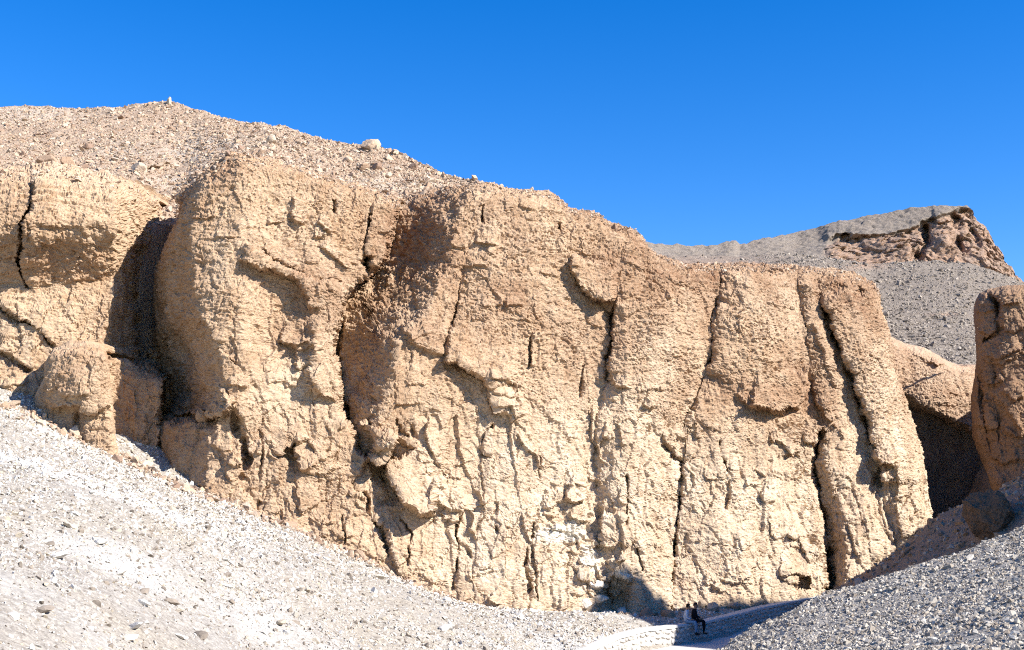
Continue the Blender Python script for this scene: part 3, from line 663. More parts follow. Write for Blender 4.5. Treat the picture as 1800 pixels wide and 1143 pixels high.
def pil_f(R):
    for q in ([(1712,548),(1730,552),(1748,545)],[(1752,530),(1775,536),(1800,528)],[(1716,585),(1735,592),(1756,584)],[(1758,575),(1780,582),(1800,574)],[(1730,622),(1752,632),(1775,622),(1800,612)],[(1722,668),(1745,676),(1765,668)],[(1760,690),(1785,700),(1800,694)],[(1712,742),(1735,756),(1756,748)],[(1765,755),(1785,768),(1800,764)],[(1735,800),(1765,815),(1795,806)]): R.lip(q, 0.55, 26, 6)
    R.crack([(1742,610),(1750,700),(1762,790)], 4, 0.2)
    R.crack([(1736,510),(1750,535),(1755,561),(1760,578),(1736,596),(1722,606)], 4, 0.7); R.lip([(1736,510),(1750,535),(1755,561),(1760,578)], 0.5, 30, 5)
    R.fall([(1775,500),(1768,560),(1768,640),(1776,720),(1800,800)], 0.02, 80, taper=0.0)
    R.lip([(1740,690),(1770,720),(1800,770)], 0.6, 40, 7); R.crack([(1720,640),(1728,720),(1744,800)], 4, 0.4); R.lip([(1725,628),(1760,640),(1800,626)], 0.4, 40, 8)
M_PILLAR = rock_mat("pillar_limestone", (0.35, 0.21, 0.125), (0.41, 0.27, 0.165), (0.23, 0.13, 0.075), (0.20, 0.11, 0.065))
o = outcrop("rock_pillar", [(1716,524),(1722,515),(1736,508),(1766,503),(1800,501),(1860,498),(1960,500)], [(1752,930),(1860,930),(1960,930)],
            [(1752,930),(1744,859),(1722,800),(1709,767),(1707,700),(1716,640),(1717,627),(1714,579),(1711,546),(1716,524)], [(1960,930),(1960,500)],
            lambda px, py: 68.0 + 0.002 * (800 - py) - 0.012 * (px - 1750), pil_f, M_PILLAR, ((22, 1.2), None, (26, 1.5)), 66, ((2.2, 2.6, 0), None, (1.3, 2.5, -0.8)), lambda px, py: sstep(720, 600, py) * 0.8 + 0.2, 1.7)
tag(o, "shaded brown rock pillar closing the canyon at the right edge", "rock pillar")

# ------------------------------------------------------------------ rock spur on the right, beyond the frame; its shade lies over the path
def build_spur():
    ys = np.linspace(22, 100, 260)
    prof = np.interp(ys, [22, 24, 28, 31, 34.5, 37, 39.8, 43.4, 47, 50, 53, 56.5, 61, 65, 68, 70.8, 72.6, 78, 100], [-2, 0, 6, 11, 19, 22.5, 25, 20.4, 17.8, 15.8, 14.2, 13.0, 12.0, 12.2, 15.2, 18.0, 14.8, 13, 9]) + CAM_Z
    cs = np.array([[-9, -14], [-6, -8], [-3.5, -4.0], [-1.6, -1.4], [-0.5, -0.2], [0.3, 0], [1.6, -0.4], [4, -3], [8, -9], [14, -18]], float)
    cs = resample(cs, 60)
    P = np.zeros((len(ys), 60, 3)); base = -4.0
    P[..., 0] = 36.0 + cs[None, :, 0]; P[..., 1] = ys[:, None]
    P[..., 2] = base + (prof[:, None] - base) * np.clip(1 + cs[None, :, 1] / 20.0, 0, 1)
    P[..., 0] += 0.8 * fbm(P * 0.25, 3, 5); P[..., 1] += 0.6 * fbm(P * 0.25, 3, 6); P[..., 2] += 0.35 * fbm(P * 0.6, 3, 7)
    z = np.zeros(P.shape[:2]); o = grid_obj("rock_spur", P, M_SHADE, attrs={'tint': z, 'fresh': z})
    tag(o, "tan rock spur right of the view that shades the path", kind="structure")
build_spur()

# ------------------------------------------------------------------ hillside above the cliff
def slope_patch(name, top, bottom, Ytop, Ybot, mat, seed, feats=None, amp=1.0, step=STEP, tint=None, rollY=14, vstep=None, pw=1.0, cell=1.0, label="", rugged=0):
    wid = np.ptp(np.array(top)[:, 0]); hei = np.max(np.abs(np.array(bottom)[:, 1].max() - np.array(top)[:, 1].min()))
    nu, nv = int(wid / step), int(hei / (vstep or step))
    T = np.array(top, float); B = np.array(bottom, float)
    xs = np.linspace(T[0, 0], T[-1, 0], nu)
    yt = np.interp(xs, T[:, 0], T[:, 1]); yb = np.interp(xs, B[:, 0], B[:, 1])
    v = np.linspace(0, 1, nv)[:, None]
    px = np.repeat(xs[None], nv, 0); py = yb[None] * (1 - v) + yt[None] * v
    R = Relief(px, py, warp=3, seed=seed)
    if feats: feats(R)
    yT = np.interp(xs, *zip(*Ytop))[None]; yB = np.interp(xs, *zip(*Ybot))[None]
    Y = yB + (yT - yB) * v ** pw - R.r
    P = at(px, py, Y)
    up = np.array([0, -0.35, 0.94])
    F1, F2, ID = worley(P * 0.9 / cell * np.array([1, .8, 1.4]), seed); F1b, _, IDb = worley(P * 2.2 / cell, seed + 1)
    d = 0.7 * fbm(P * 0.12 / cell, 4, seed + 2) + 0.22 * (0.7 - F1) * (ID ** 2 * 2) + 0.14 * (0.7 - F1b) * (0.3 + IDb) + 0.12 * fbm(P * 0.9, 3, seed + 3)
    P = P + up * (d * amp * cell)[..., None]
    st = tint(px, py, P) if tint else np.zeros(px.shape)
    if rugged: P = P + np.array([0, -1.0, 0.1]) * (st * rugged * (facets(P * 0.22, seed + 8) + 0.6 * facets(P * 0.55, seed + 9) + 0.35 * facets(P * 1.3, seed + 10)))[..., None]
    P, A = skirts(P, top=(0, rollY, -0.25 * rollY), attrs={'tint': st, 'fresh': st * 0}); face = P[:nv]
    t = np.linspace(1, 0, 16)[:-1, None, None]; low = P[:1] + t * np.array([0, 0.6, -9.0]); low = low + np.array([0, 0.5, 0]) * fbm(low * 0.7, 3, seed + 5)[..., None] * (1 - (t > 0.999))
    P = np.concatenate([low, P], 0); A = {k: np.concatenate([np.repeat(a[:1], 15, 0), a], 0) for k, a in A.items()}     # the brow it hangs from
    o = grid_obj(name, P, mat, attrs=A); tag(o, label, kind="structure"); return o, face, px, py
def hill_f(R):
    R.lip([(250,296),(275,298),(302,288)], 0.9, 22, 4, rec=0.5, rext=10); R.lip([(560,246),(585,252)], 0.6, 14, 4)
    R.blob(360, 265, 60, 30, -1.2); R.blob(640, 310, 50, 8, -0.4); R.blob(200, 240, 90, 30, 1.0); R.blob(480, 250, 70, 24, 0.8)
    R.crack([(440,225),(380,255),(320,290),(270,315)], 14, 0.8)
hill, hillP, hpx, hpy = slope_patch("hillside", [(-120,196),(0,190),(95,187),(140,191),(200,188),(245,184),(285,183),(315,187),(340,195),(390,207),(430,218),(490,222),(560,240),(620,252),(660,256),(700,276),(740,292),(800,314),(850,326),(900,345)],
    [(-120,350),(285,395),(310,390),(360,345),(410,320),(470,320),(560,345),(700,385),(900,400)], [(-120,95),(100,92),(300,88),(500,80),(700,72),(900,64)], [(-120,56),(250,57),(330,60),(420,55.5),(700,57.5),(900,59)], M_HILL, 71, hill_f, 0.8, 1.5,
    lambda px, py, P: np.clip(blob_mask(px, py, [(380,250,60,14,0.9),(330,275,40,14,0.8),(300,322,30,10,0.9),(210,265,60,12,0.5),(700,325,90,10,1.0),(760,335,50,9,1.0),(60,200,90,16,0.5)]), 0, 1), label="stony tan hillside rising behind the cliff to the skyline", vstep=1.2)

# far hills at the right
def far_f(R):
    R.lip([(1452,424),(1470,410),(1486,408),(1500,416),(1560,412),(1600,402),(1640,388),(1690,372),(1716,374)], 1.0, 60, 8, rec=2.2, rext=60, taper=0.05)
    R.blob(1486, 414, 6, 6, -4); R.blob(1660, 420, 26, 24, 4.0); R.blob(1590, 440, 40, 18, 3.0); R.crack([(1620,395),(1630,430),(1600,460)], 10, 3.0); R.crack([(1686,380),(1672,410),(1700,450)], 9, 3.0)
    R.lip([(1560,428),(1600,424),(1628,430)], 2.0, 20, 5); R.lip([(1640,396),(1662,392),(1690,400)], 2.5, 20, 5); R.crack([(1700,400),(1730,440),(1750,470)], 8, 2.0)
def far_st(px, py, P):
    yl = np.interp(px, [1440, 1455, 1486, 1560, 1600, 1640, 1690, 1720, 1810], [450, 428, 412, 414, 404, 390, 374, 370, 470])
    m = sstep(-3, 4, py - yl) * sstep(1440, 1470, px + 0.0 * py)
    return np.clip(m * (0.85 + 0.4 * fbm(P * 0.4, 2, 3)), 0, 1)
slope_patch("far_hill", [(1060,428),(1135,429),(1186,433),(1242,436),(1270,431),(1291,424),(1300,430),(1345,417),(1410,408),(1440,400),(1475,387),(1540,379),(1620,368),(1660,364),(1700,367),(1710,377),(1735,400),(1750,425),(1770,455),(1785,480),(1830,510),(1900,540)],
    [(1060,490),(1300,480),(1500,500),(1900,580)], [(1060,150),(1400,165),(1700,160),(1900,150)], [(1060,140),(1900,140)], M_FAR, 81, far_f, 1.0, 1.7, far_st, 40, 1.1, cell=1.5, rugged=1.1, label="far grey desert hill with a bare brown scarp on the skyline")
farf, farP, fpx, fpy = slope_patch("desert_slope", [(1060,446),(1300,452),(1400,447),(1500,458),(1530,467),(1580,463),(1640,457),(1700,460),(1760,478),(1830,508),(1900,530)],
    [(1060,560),(1480,560),(1540,700),(1900,760)], [(1060,138),(1900,138)], [(1060,68),(1500,72),(1560,80),(1900,80)], M_FAR, 91, lambda R: R.crack([(1600,575),(1650,556),(1710,540)], 4, 0.5), 0.7, 1.8,
    lambda px, py, P: np.clip(blob_mask(px, py, [(1665,552,30,4,0.6),(1520,470,40,6,0.7)]) + sstep(1500, 1150, px) * sstep(440, 475, py) * 0.75, 0, 1), 20, 1.5, cell=1.2, label="dark gravelly desert slope behind the cliff at the right")

# ------------------------------------------------------------------ ground: scree slopes as height fields
class Terrain:
    """thin-plate height field through control points (x, y, z)"""
    def __init__(s, pts, smooth=0.02):
        p = np.asarray(pts, float); s.p = p; n = len(p)
        K = s.k(p[:, None, 0] - p[None, :, 0], p[:, None, 1] - p[None, :, 1]) + np.eye(n) * smooth
        Q = np.c_[np.ones(n), p[:, 0], p[:, 1]]
        A = np.block([[K, Q], [Q.T, np.zeros((3, 3))]]); s.c = np.linalg.solve(A, np.r_[p[:, 2], 0, 0, 0])
    @staticmethod
    def k(dx, dy):
        r2 = dx * dx + dy * dy; return 0.5 * r2 * np.log(r2 + 1e-9)
    def __call__(s, x, y):
        x = np.asarray(x, float); y = np.asarray(y, float); z = s.c[-3] + s.c[-2] * x + s.c[-1] * y
        for (a, b, _), w in zip(s.p, s.c[:-3]): z = z + w * s.k(x - a, y - b)
        return z
    def hit(s, px, py, y0=12.0, y1=75.0):
        """first point of the terrain on the sight line through a pixel"""
        Y = np.linspace(y0, y1, 600); P = at(px, py, Y); below = P[:, 2] < s(P[:, 0], P[:, 1])
        return P[np.argmax(below)] if below.any() else P[-1]
    def hits(s, px, py, y0=12.0, y1=75.0, n=160):
        lo = np.full(len(px), y0); best = np.full(len(px), np.nan)
        for Y in np.linspace(y0, y1, n):
            P = at(px, py, np.full(len(px), Y)); hit = (P[:, 2] < s(P[:, 0], P[:, 1])) & np.isnan(best); best[hit] = Y
        ok = ~np.isnan(best); P = at(px, py, np.where(ok, best, 30.0)); return P, ok
def ap(px, py, Y): return tuple(at(px, py, Y))
WALL_H = 0.72
wall_top = np.array([ap(*q) for q in [(985,1166,43.0),(1040,1140,45),(1090,1118,47),(1135,1106,48.8),(1180,1101,50.2),(1235,1094,52.6),(1290,1081,55.2),(1340,1068,58),(1395,1057,60.4),(1450,1046,62.6)]])
wall_line = resample(wall_top, 200)
def offset_line(L, d, dz=0.0):
    t = np.gradient(L[:, :2], axis=0); t /= np.linalg.norm(t, axis=1, keepdims=True)
    return np.c_[L[:, 0] + t[:, 1] * d, L[:, 1] - t[:, 0] * d, L[:, 2] + dz]
junc = [(-60,690,47.6),(0,705,48),(60,722,48.5),(150,766,48.6),(230,808,48.8),(300,842,48.6),(390,880,48.8),(480,913,49.3),(560,946,50),(640,982,50.8),(700,1010,51.6),(760,1037,52.4),(870,1065,54),(1000,1080,55.5),(1080,1094,56)]
lp = [ap(*j) for j in junc]
lp += [tuple(np.array(ap(*j)) + (0, 7, 1.5)) for j in junc[::2]]
lp += [ap(*q) for q in [(-100,1143,17),(0,1143,18.5),(200,1143,22),(450,1143,28.5),(700,1143,35.5),(900,1143,41),(1040,1143,45),(0,868,30.5),(160,872,33.5),(0,1000,22.5),(300,1000,30)]]
for off, dz in ((0.3, -WALL_H - 0.12), (1.6, -WALL_H - 0.2), (3.2, -WALL_H - 0.3), (-0.7, -0.22)): lp += [tuple(q) for q in offset_line(wall_line, off, dz)[10::22]]
lp += [ap(*q) for q in [(1140,1082,57.2),(1215,1071,58.6),(1300,1062,60),(1400,1050,62)]]
lp += [(-30, 45, 11), (-26, 20, 5), (-14, 8, 3.0), (0, 0, 2.4), (6, 12, -0.5), (9, 25, -0.8), (13, 40, -0.8), (0, 25, -0.8), (20, 72, 2.0)]
T_LEFT = Terrain(lp)
def terrain_obj(name, T, x0, x1, y0, y1, step, mat, seed, amp=1.0, label="", mod=None, cut=None):
    xs = np.arange(x0, x1, step); ys = np.arange(y0, y1, step)
    X, Yy = np.meshgrid(xs, ys); Z = T(X, Yy)
    P = np.stack([X, Yy, Z], -1)
    flow = P * np.array([0.7, 0.7, 0.7])
    Z = Z + amp * (0.22 * fbm(P * 0.22, 3, seed) + 0.10 * fbm(P * 0.8, 3, seed + 1) + 0.05 * fbm(P * 2.4, 3, seed + 2, 0.6))
    F1, F2, ID = worley(P * np.array([3.6, 3.6, 3.6]), seed + 3)
    Z = Z + amp * 0.09 * (0.6 - F1) * (ID ** 2 * 2)
    P[..., 2] = Z + (mod(X, Yy) if mod else 0)
    st = np.zeros(X.shape)
    if cut: st = cut(P)
    o = grid_obj(name, P, mat, attrs={'tint': st}); tag(o, label, kind="structure"); GRID[name] = P; return o
talus = terrain_obj("scree_slope", T_LEFT, -26, 12, 6, 60, 0.115, M_TALUS, 201, 1.0, "pale sunlit scree slope running down from the left to the path",
                    cut=lambda P: np.clip(0.55 * sstep(0.0, 0.35, fbm(P * np.array([0.10, 0.22, 0.1]), 3, 77)), 0, 1))
# right-hand gravel mound
crest = [(1250,1165,30.5),(1290,1143,31),(1350,1105,31.6),(1400,1075,32.2),(1450,1053,33),(1560,1019,34),(1640,990,35),(1720,960,36),(1800,930,37),(1900,892,38)]
rp = [ap(*c) for c in crest] + [tuple(np.array(ap(*c)) + (-1.2, 2.2, -1.1)) for c in crest] + [tuple(np.array(ap(*c)) + (-2.6, 6.5, -4.0)) for c in crest[1:]]
rp += [ap(*q) for q in [(1800,1160,17),(1690,1150,19),(1600,1143,21),(1450,1143,25),(1350,1143,28.7),(1800,1088,20.5),(1640,1120,21.6),(1800,1030,26),(1640,1060,28),(1500,1095,28.8),(1900,1000,27)]]
rp += [(2.5, 5, CAM_Z - 2.2), (9, 5, CAM_Z - 1.7), (18, 6, CAM_Z + 0.6), (24, 14, CAM_Z + 3.0)]
T_RIGHT = Terrain(rp)
mound = terrain_obj("gravel_mound", T_RIGHT, 2.5, 26, 3, 46, 0.105, M_RHILL, 231, 1.0, "grey gravel mound in raking light at the lower right")
# shaded bank behind it, rising to the pillar
bp = [ap(*q) for q in [(1445,1052,60),(1500,1020,59),(1560,985,58.5),(1640,916,58),(1690,888,57),(1760,864,56),(1800,838,56),(1900,790,56)]]
bp += [tuple(np.array(q) + (0, 7, -3.2)) for q in bp] + [tuple(np.array(q) + (0.4, -9, -0.7)) for q in bp] + [tuple(np.array(q) + (0.8, -18, -1.6)) for q in bp]
T_BANK = Terrain(bp)
bank = terrain_obj("stony_bank", T_BANK, 9, 36, 36, 80, 0.15, M_BANK, 261, 1.2, "shaded brown stony bank rising to the pillar at the right")
# plain under everything
g = mesh_obj("ground", [(-600, -200, -9), (600, -200, -9), (600, 800, -9), (-600, 800, -9)], [(0, 1, 2, 3)], M_FAR); tag(g, "desert ground beneath the hills", kind="structure")

# ------------------------------------------------------------------ stones
import bmesh
def hull_mesh(name, n, sx, sy, sz, seed, mat, bevel=0.0):
    r = random.Random(seed); bm = bmesh.new()
    for k in range(n):
        v = Vector((r.gauss(0, 1), r.gauss(0, 1), r.gauss(0, 1))).normalized() * r.uniform(0.8, 1.05)
        bm.verts.new((v.x * sx, v.y * sy, v.z * sz))
    h = bmesh.ops.convex_hull(bm, input=bm.verts)
    bmesh.ops.delete(bm, geom=list({g for g in h['geom_interior'] + h['geom_unused'] if isinstance(g, bmesh.types.BMVert)}), context='VERTS')
    if bevel: bmesh.ops.bevel(bm, geom=list(bm.edges), offset=bevel, segments=1, affect='EDGES', clamp_overlap=True)
    me = bpy.data.meshes.new(name); bm.to_mesh(me); bm.free()
    if mat: me.materials.append(mat)
    return me
def rock_mesh(name, sx, sy, sz, seed, mat, level=4, rough=0.12, cut=0.68):
    """a broken boulder: a hull with flat faces, subdivided and worn by noise"""
    bm = bmesh.new(); bmesh.ops.create_icosphere(bm, subdivisions=level, radius=1.0)
    r = random.Random(seed); V = np.array([v.co[:] for v in bm.verts])
    rad = np.full(len(V), 9.0)
    for k in range(15):
        n = np.array([r.gauss(0, 1), r.gauss(0, 1), r.gauss(0, 1)]); n /= np.linalg.norm(n); d = r.uniform(cut, 1.0)
        c = V @ n; rad = np.minimum(rad, np.where(c > 0.05, d / np.maximum(c, 0.05), 9))
    V = V * np.minimum(rad, 1.25)[:, None]
    V = V * (1 + rough * fbm(V * 2.2, 4, seed, 0.6))[:, None] * np.array([sx, sy, sz])
    for v, c in zip(bm.verts, V): v.co = c
    me = bpy.data.meshes.new(name); bm.to_mesh(me); bm.free(); me.materials.append(mat)
    me.attributes.new('tint', 'FLOAT', 'POINT'); me.attributes.new('fresh', 'FLOAT', 'POINT')
    return me
def proto_collection(name, mat, seed):
    c = bpy.data.collections.new(name)
    r = random.Random(seed)
    for k in range(9):
        me = hull_mesh("stone", r.choice((8, 9, 10, 12)), 1.0, r.uniform(0.6, 0.95), r.uniform(0.45, 0.9), seed * 31 + k, mat)
        c.objects.link(bpy.data.objects.new("stone", me))
    return c
def scatter(name, pts, size, coll, label, seed=0, tilt=0.5):
    """countless stones: one object, stones set on its points"""
    n = len(pts); r = np.random.default_rng(seed)
    me = bpy.data.meshes.new(name); me.vertices.add(n); me.vertices.foreach_set("co", pts.astype(np.float32).ravel())
    rot = np.stack([r.normal(0, tilt, n), r.normal(0, tilt, n), r.uniform(0, 6.283, n)], -1).astype(np.float32)
    scl = (size[:, None] * r.uniform(0.75, 1.25, (n, 3))).astype(np.float32)
    for nm, tp, val in (("rot", 'FLOAT_VECTOR', rot), ("scl", 'FLOAT_VECTOR', scl)):
        a = me.attributes.new(nm, tp, 'POINT'); a.data.foreach_set("vector", val.ravel())
    a = me.attributes.new("pick", 'INT', 'POINT'); a.data.foreach_set("value", r.integers(0, 9, n).astype(np.int32))
    o = bpy.data.objects.new(name, me); COL.objects.link(o)
    ng = bpy.data.node_groups.new(name, 'GeometryNodeTree')
    ng.interface.new_socket("Geometry", in_out='INPUT', socket_type='NodeSocketGeometry'); ng.interface.new_socket("Geometry", in_out='OUTPUT', socket_type='NodeSocketGeometry')
    gi = ng.nodes.new("NodeGroupInput"); go = ng.nodes.new("NodeGroupOutput")
    ci = ng.nodes.new("GeometryNodeCollectionInfo"); ci.inputs[0].default_value = coll; ci.inputs["Separate Children"].default_value = True; ci.inputs["Reset Children"].default_value = True
    ip = ng.nodes.new("GeometryNodeInstanceOnPoints"); ip.inputs["Pick Instance"].default_value = True
    def na(nm, tp):
        q = ng.nodes.new("GeometryNodeInputNamedAttribute"); q.data_type = tp; q.inputs["Name"].default_value = nm; return q.outputs[0]
    e2r = ng.nodes.new("FunctionNodeEulerToRotation")
    L = ng.links.new
    L(gi.outputs[0], ip.inputs["Points"]); L(ci.outputs[0], ip.inputs["Instance"]); L(na("pick", 'INT'), ip.inputs["Instance Index"])
    L(na("rot", 'FLOAT_VECTOR'), e2r.inputs[0]); L(e2r.outputs[0], ip.inputs["Rotation"]); L(na("scl", 'FLOAT_VECTOR'), ip.inputs["Scale"]); L(ip.outputs[0], go.inputs[0])
    md = o.modifiers.new("stones", 'NODES'); md.node_group = ng
    tag(o, label, kind="stuff"); return o
def pick_points(P, n, seed, weight=None, jitter=0.5):
    r = np.random.default_rng(seed); nv, nu = P.shape[:2]
    i = r.uniform(0, nv - 1.001, n); j = r.uniform(0, nu - 1.001, n); a = i.astype(int); b = j.astype(int); fi = (i - a)[:, None]; fj = (j - b)[:, None]
    Q = P[a, b] * (1 - fi) * (1 - fj) + P[a + 1, b] * fi * (1 - fj) + P[a, b + 1] * (1 - fi) * fj + P[a + 1, b + 1] * fi * fj
    return Q
def project(Q):
    d = Q - np.array([0, 0, CAM_Z]); yc = d[:, 1] * CP + d[:, 2] * SP; zc = -d[:, 1] * SP + d[:, 2] * CP
    return 900 + F * d[:, 0] / np.maximum(yc, .1), 571.5 - F * zc / np.maximum(yc, .1)
def in_view(Q, m=40):
    x, y = project(Q); return Q[(x > -m) & (x < 1800 + m) & (y > -m) & (y < 1143 + m)]
C_PALE = proto_collection("pale_stone_kinds", M_STONE, 1); C_GREY = proto_collection("grey_stone_kinds", M_RSTONE, 2)
C_HILL = proto_collection("hill_stone_kinds", M_HSTONE, 3); C_DARK = proto_collection("dark_stone_kinds", M_FSTONE, 4); C_BROWN = proto_collection("brown_stone_kinds", M_BSTONE, 5)
def lognorm(n, med, sig, lo, hi, seed): return np.clip(np.random.default_rng(seed).lognormal(math.log(med), sig, n), lo, hi)
Q = in_view(pick_points(GRID["scree_slope"], 390000, 1), 160)
wd = np.min(np.hypot(Q[:, None, 0] - offset_line(wall_line, 1.5)[None, ::8, 0], Q[:, None, 1] - offset_line(wall_line, 1.5)[None, ::8, 1]), 1)
Q = Q[wd > 1.9]
dens = fbm(Q * np.array([0.16, 0.16, 0.16]), 3, 301); keep = np.random.default_rng(2).uniform(0, 1, len(Q)) < np.clip(0.62 + 1.3 * dens, 0.12, 1)
Q = Q[keep]; scatter("scree", Q, lognorm(len(Q), 0.033, 0.55, 0.016, 0.16, 3) * np.interp(Q[:, 1], [18, 50], [0.75, 1.25]), C_PALE, "loose pale limestone chips covering the sunlit scree slope", 4, 0.75)
Q = in_view(pick_points(GRID["gravel_mound"], 280000, 5), 320); scatter("gravel", Q, lognorm(len(Q), 0.030, 0.5, 0.015, 0.14, 6), C_GREY, "loose grey stones covering the gravel mound", 7, 0.7)
Q = in_view(pick_points(GRID["stony_bank"], 30000, 8)); scatter("rubble", Q, lognorm(len(Q), 0.08, 0.5, 0.03, 0.35, 9), C_BROWN, "loose brown stones on the shaded bank", 10, 0.6)
Q = pick_points(hillP, 60000, 11); scatter("hill_stones", Q, lognorm(len(Q), 0.062, 0.55, 0.03, 0.4, 12), C_HILL, "loose tan stones strewn over the hillside", 13, 0.5)
Q = pick_points(farP, 36000, 14); Q = Q[np.random.default_rng(77).uniform(0, 1, len(Q)) < sstep(1250, 1520, project(Q)[0]) + 0.12]; scatter("desert_stones", Q, lognorm(len(Q), 0.11, 0.5, 0.05, 0.5, 15), C_DARK, "dark stones strewn over the desert slope", 16, 0.5)

# ------------------------------------------------------------------ path, walls
def ribbon(L, d0, d1, dz, n=14): return np.stack([offset_line(L, d, dz) for d in np.linspace(d0, d1, n)], 1)
pl = np.concatenate([wall_line[:1] + (wall_line[0] - wall_line[8]) * np.array([[1.0], [0.5]]) * 2.0, wall_line])
pl = resample(pl, 260)
P = ribbon(pl, 0.05, 3.0, -WALL_H, 40); P[..., 2] += 0.03 * fbm(P * 0.8, 3, 400) - 0.02
st = np.clip(0.3 + fbm(P * 0.5, 2, 401), 0, 1) * 0.6
o = grid_obj("path", P, M_PATH, attrs={'tint': st}); tag(o, "pale dusty footpath winding between the low walls", kind="structure")
def empty(name, loc=(0, 0, 0)):
    e = bpy.data.objects.new(name, None); COL.objects.link(e); e.location = loc; e.empty_display_size = 0.2; return e
M_MORTAR = gravel_mat("wall_mortar", (0.50, 0.47, 0.42), (0.46, 0.43, 0.39), (0.36, 0.33, 0.29), 0.02)
M_COPING = gravel_mat("wall_coping", (0.60, 0.58, 0.53), (0.56, 0.54, 0.50), (0.48, 0.46, 0.42), 0.015)
M_WSTONE = stone_mat("wall_stones", [(0.55, 0.51, 0.45), (0.50, 0.46, 0.40), (0.58, 0.54, 0.48)], 0.02)
WS = [hull_mesh("wall_stone", 16, 1.0, 0.6, 0.75, 500 + k, M_WSTONE, 0.08) for k in range(7)]
def section(L, prof, name, mat, parent, seed, amp=0.02):
    """a wall body: profile (offset to the path side, height) swept along the line"""
    pr = resample(np.array(prof, float), 26); P = np.stack([offset_line(L, d, h) for d, h in pr], 1)
    P = P + amp * np.stack([fbm(P * 3, 3, seed + k, 0.6) for k in range(3)], -1)
    return grid_obj(name, P, mat, parent, attrs={'tint': np.zeros(P.shape[:2])})
def stone_wall(name, L, H, thick, label, seed, courses, s0, s1, cop=0.09):
    e = empty(name, tuple(L[0])); tag(e, label, "wall"); bpy.context.view_layer.update()
    inv = Matrix.Translation(-Vector(L[0]))
    def own(o): o.parent = e; o.matrix_parent_inverse = inv; return o
    own(section(L, [(0.0, -H - 0.25), (0.0, -cop), (-thick, -cop), (-thick, -H - 0.25)], "core", M_MORTAR, None, seed))
    own(section(L, [(0.05, -cop - 0.004), (0.06, -0.01), (0.0, 0.02), (-thick, 0.02), (-thick - 0.05, -0.01), (-thick - 0.04, -cop - 0.004)], "coping", M_COPING, None, seed + 5, 0.025))
    r = random.Random(seed); acc = np.r_[0, np.cumsum(np.linalg.norm(np.diff(L, axis=0), axis=1))]
    tot = acc[-1]; ch = (H - cop) / courses
    for c in range(courses):
        s = s0 + r.uniform(0, 0.2)
        while s < min(s1, tot - 0.2):
            w = r.uniform(0.16, 0.5); m = s + w / 2; q = [np.interp(m, acc, L[:, k]) for k in range(3)]
            k = min(len(L) - 2, int(np.searchsorted(acc, m))); t = L[k + 1] - L[k]; ang = math.atan2(t[1], t[0])
            st = bpy.data.objects.new("stone", WS[r.randrange(7)]); COL.objects.link(st)
            st.location = (q[0] + math.sin(ang) * 0.0, q[1], q[2] - cop - ch * (courses - c - 0.5) + r.uniform(-0.05, 0.05))
            st.rotation_euler = (r.uniform(-.12, .12), r.uniform(-.1, .1), ang); st.scale = (w * 0.52, 0.13 + r.uniform(0, 0.05), ch * 0.66 * r.uniform(0.7, 1.3))
            own(st); s += w * 0.97
    return e
tot = np.linalg.norm(np.diff(wall_line, axis=0), axis=1).sum()
stone_wall("stone_wall", wall_line, WALL_H, 0.42, "low pale rubble wall with a smooth coping, the two people sitting on it", 600, 3, 1.0, tot)
kl = offset_line(wall_line, 2.75, -WALL_H + 0.34)[70:]
stone_wall("kerb_wall", kl, 0.38, 0.01 - 0.40, "lower shaded stone kerb wall between the path and the gravel mound", 620, 2, 0.3, 16.0, 0.07)

# ------------------------------------------------------------------ people sitting on the wall
M_SKIN = plain("skin", (0.30, 0.17, 0.11), 0.6); M_HAIR = plain("dark_hair", (0.02, 0.016, 0.013)); M_SHIRT = plain("pale_shirt", (0.50, 0.52, 0.56))
M_JEANS = plain("blue_jeans", (0.16, 0.26, 0.36)); M_BLACK = plain("black_cloth", (0.012, 0.012, 0.014)); M_SHOE = plain("dark_shoe", (0.03, 0.025, 0.022)); M_CAP = plain("maroon_hair", (0.07, 0.032, 0.028)); M_EYE = plain("eye", (0.02, 0.02, 0.02), 0.3)
def skin_body(name, joints, bones, mats, pick, subd=2):
    names = list(joints); idx = {n: k for k, n in enumerate(names)}
    me = bpy.data.meshes.new(name); me.from_pydata([joints[n][:3] for n in names], [(idx[a], idx[b]) for a, b in bones], [])
    o = bpy.data.objects.new(name, me); COL.objects.link(o)
    o.modifiers.new("skin", 'SKIN')
    for k, n in enumerate(names):
        sv = me.skin_vertices[0].data[k]; rr = joints[n][3]; sv.radius = rr if isinstance(rr, tuple) else (rr, rr); sv.use_root = (n == 'pelvis')
    m = o.modifiers.new("sub", 'SUBSURF'); m.levels = subd; m.render_levels = subd
    dg = bpy.context.evaluated_depsgraph_get(); new = bpy.data.meshes.new_from_object(o.evaluated_get(dg)); new.name = name
    bpy.data.objects.remove(o); bpy.data.meshes.remove(me)
    for mm in mats: new.materials.append(mm)
    for p in new.polygons: p.material_index = pick(p.center); p.use_smooth = True
    return new
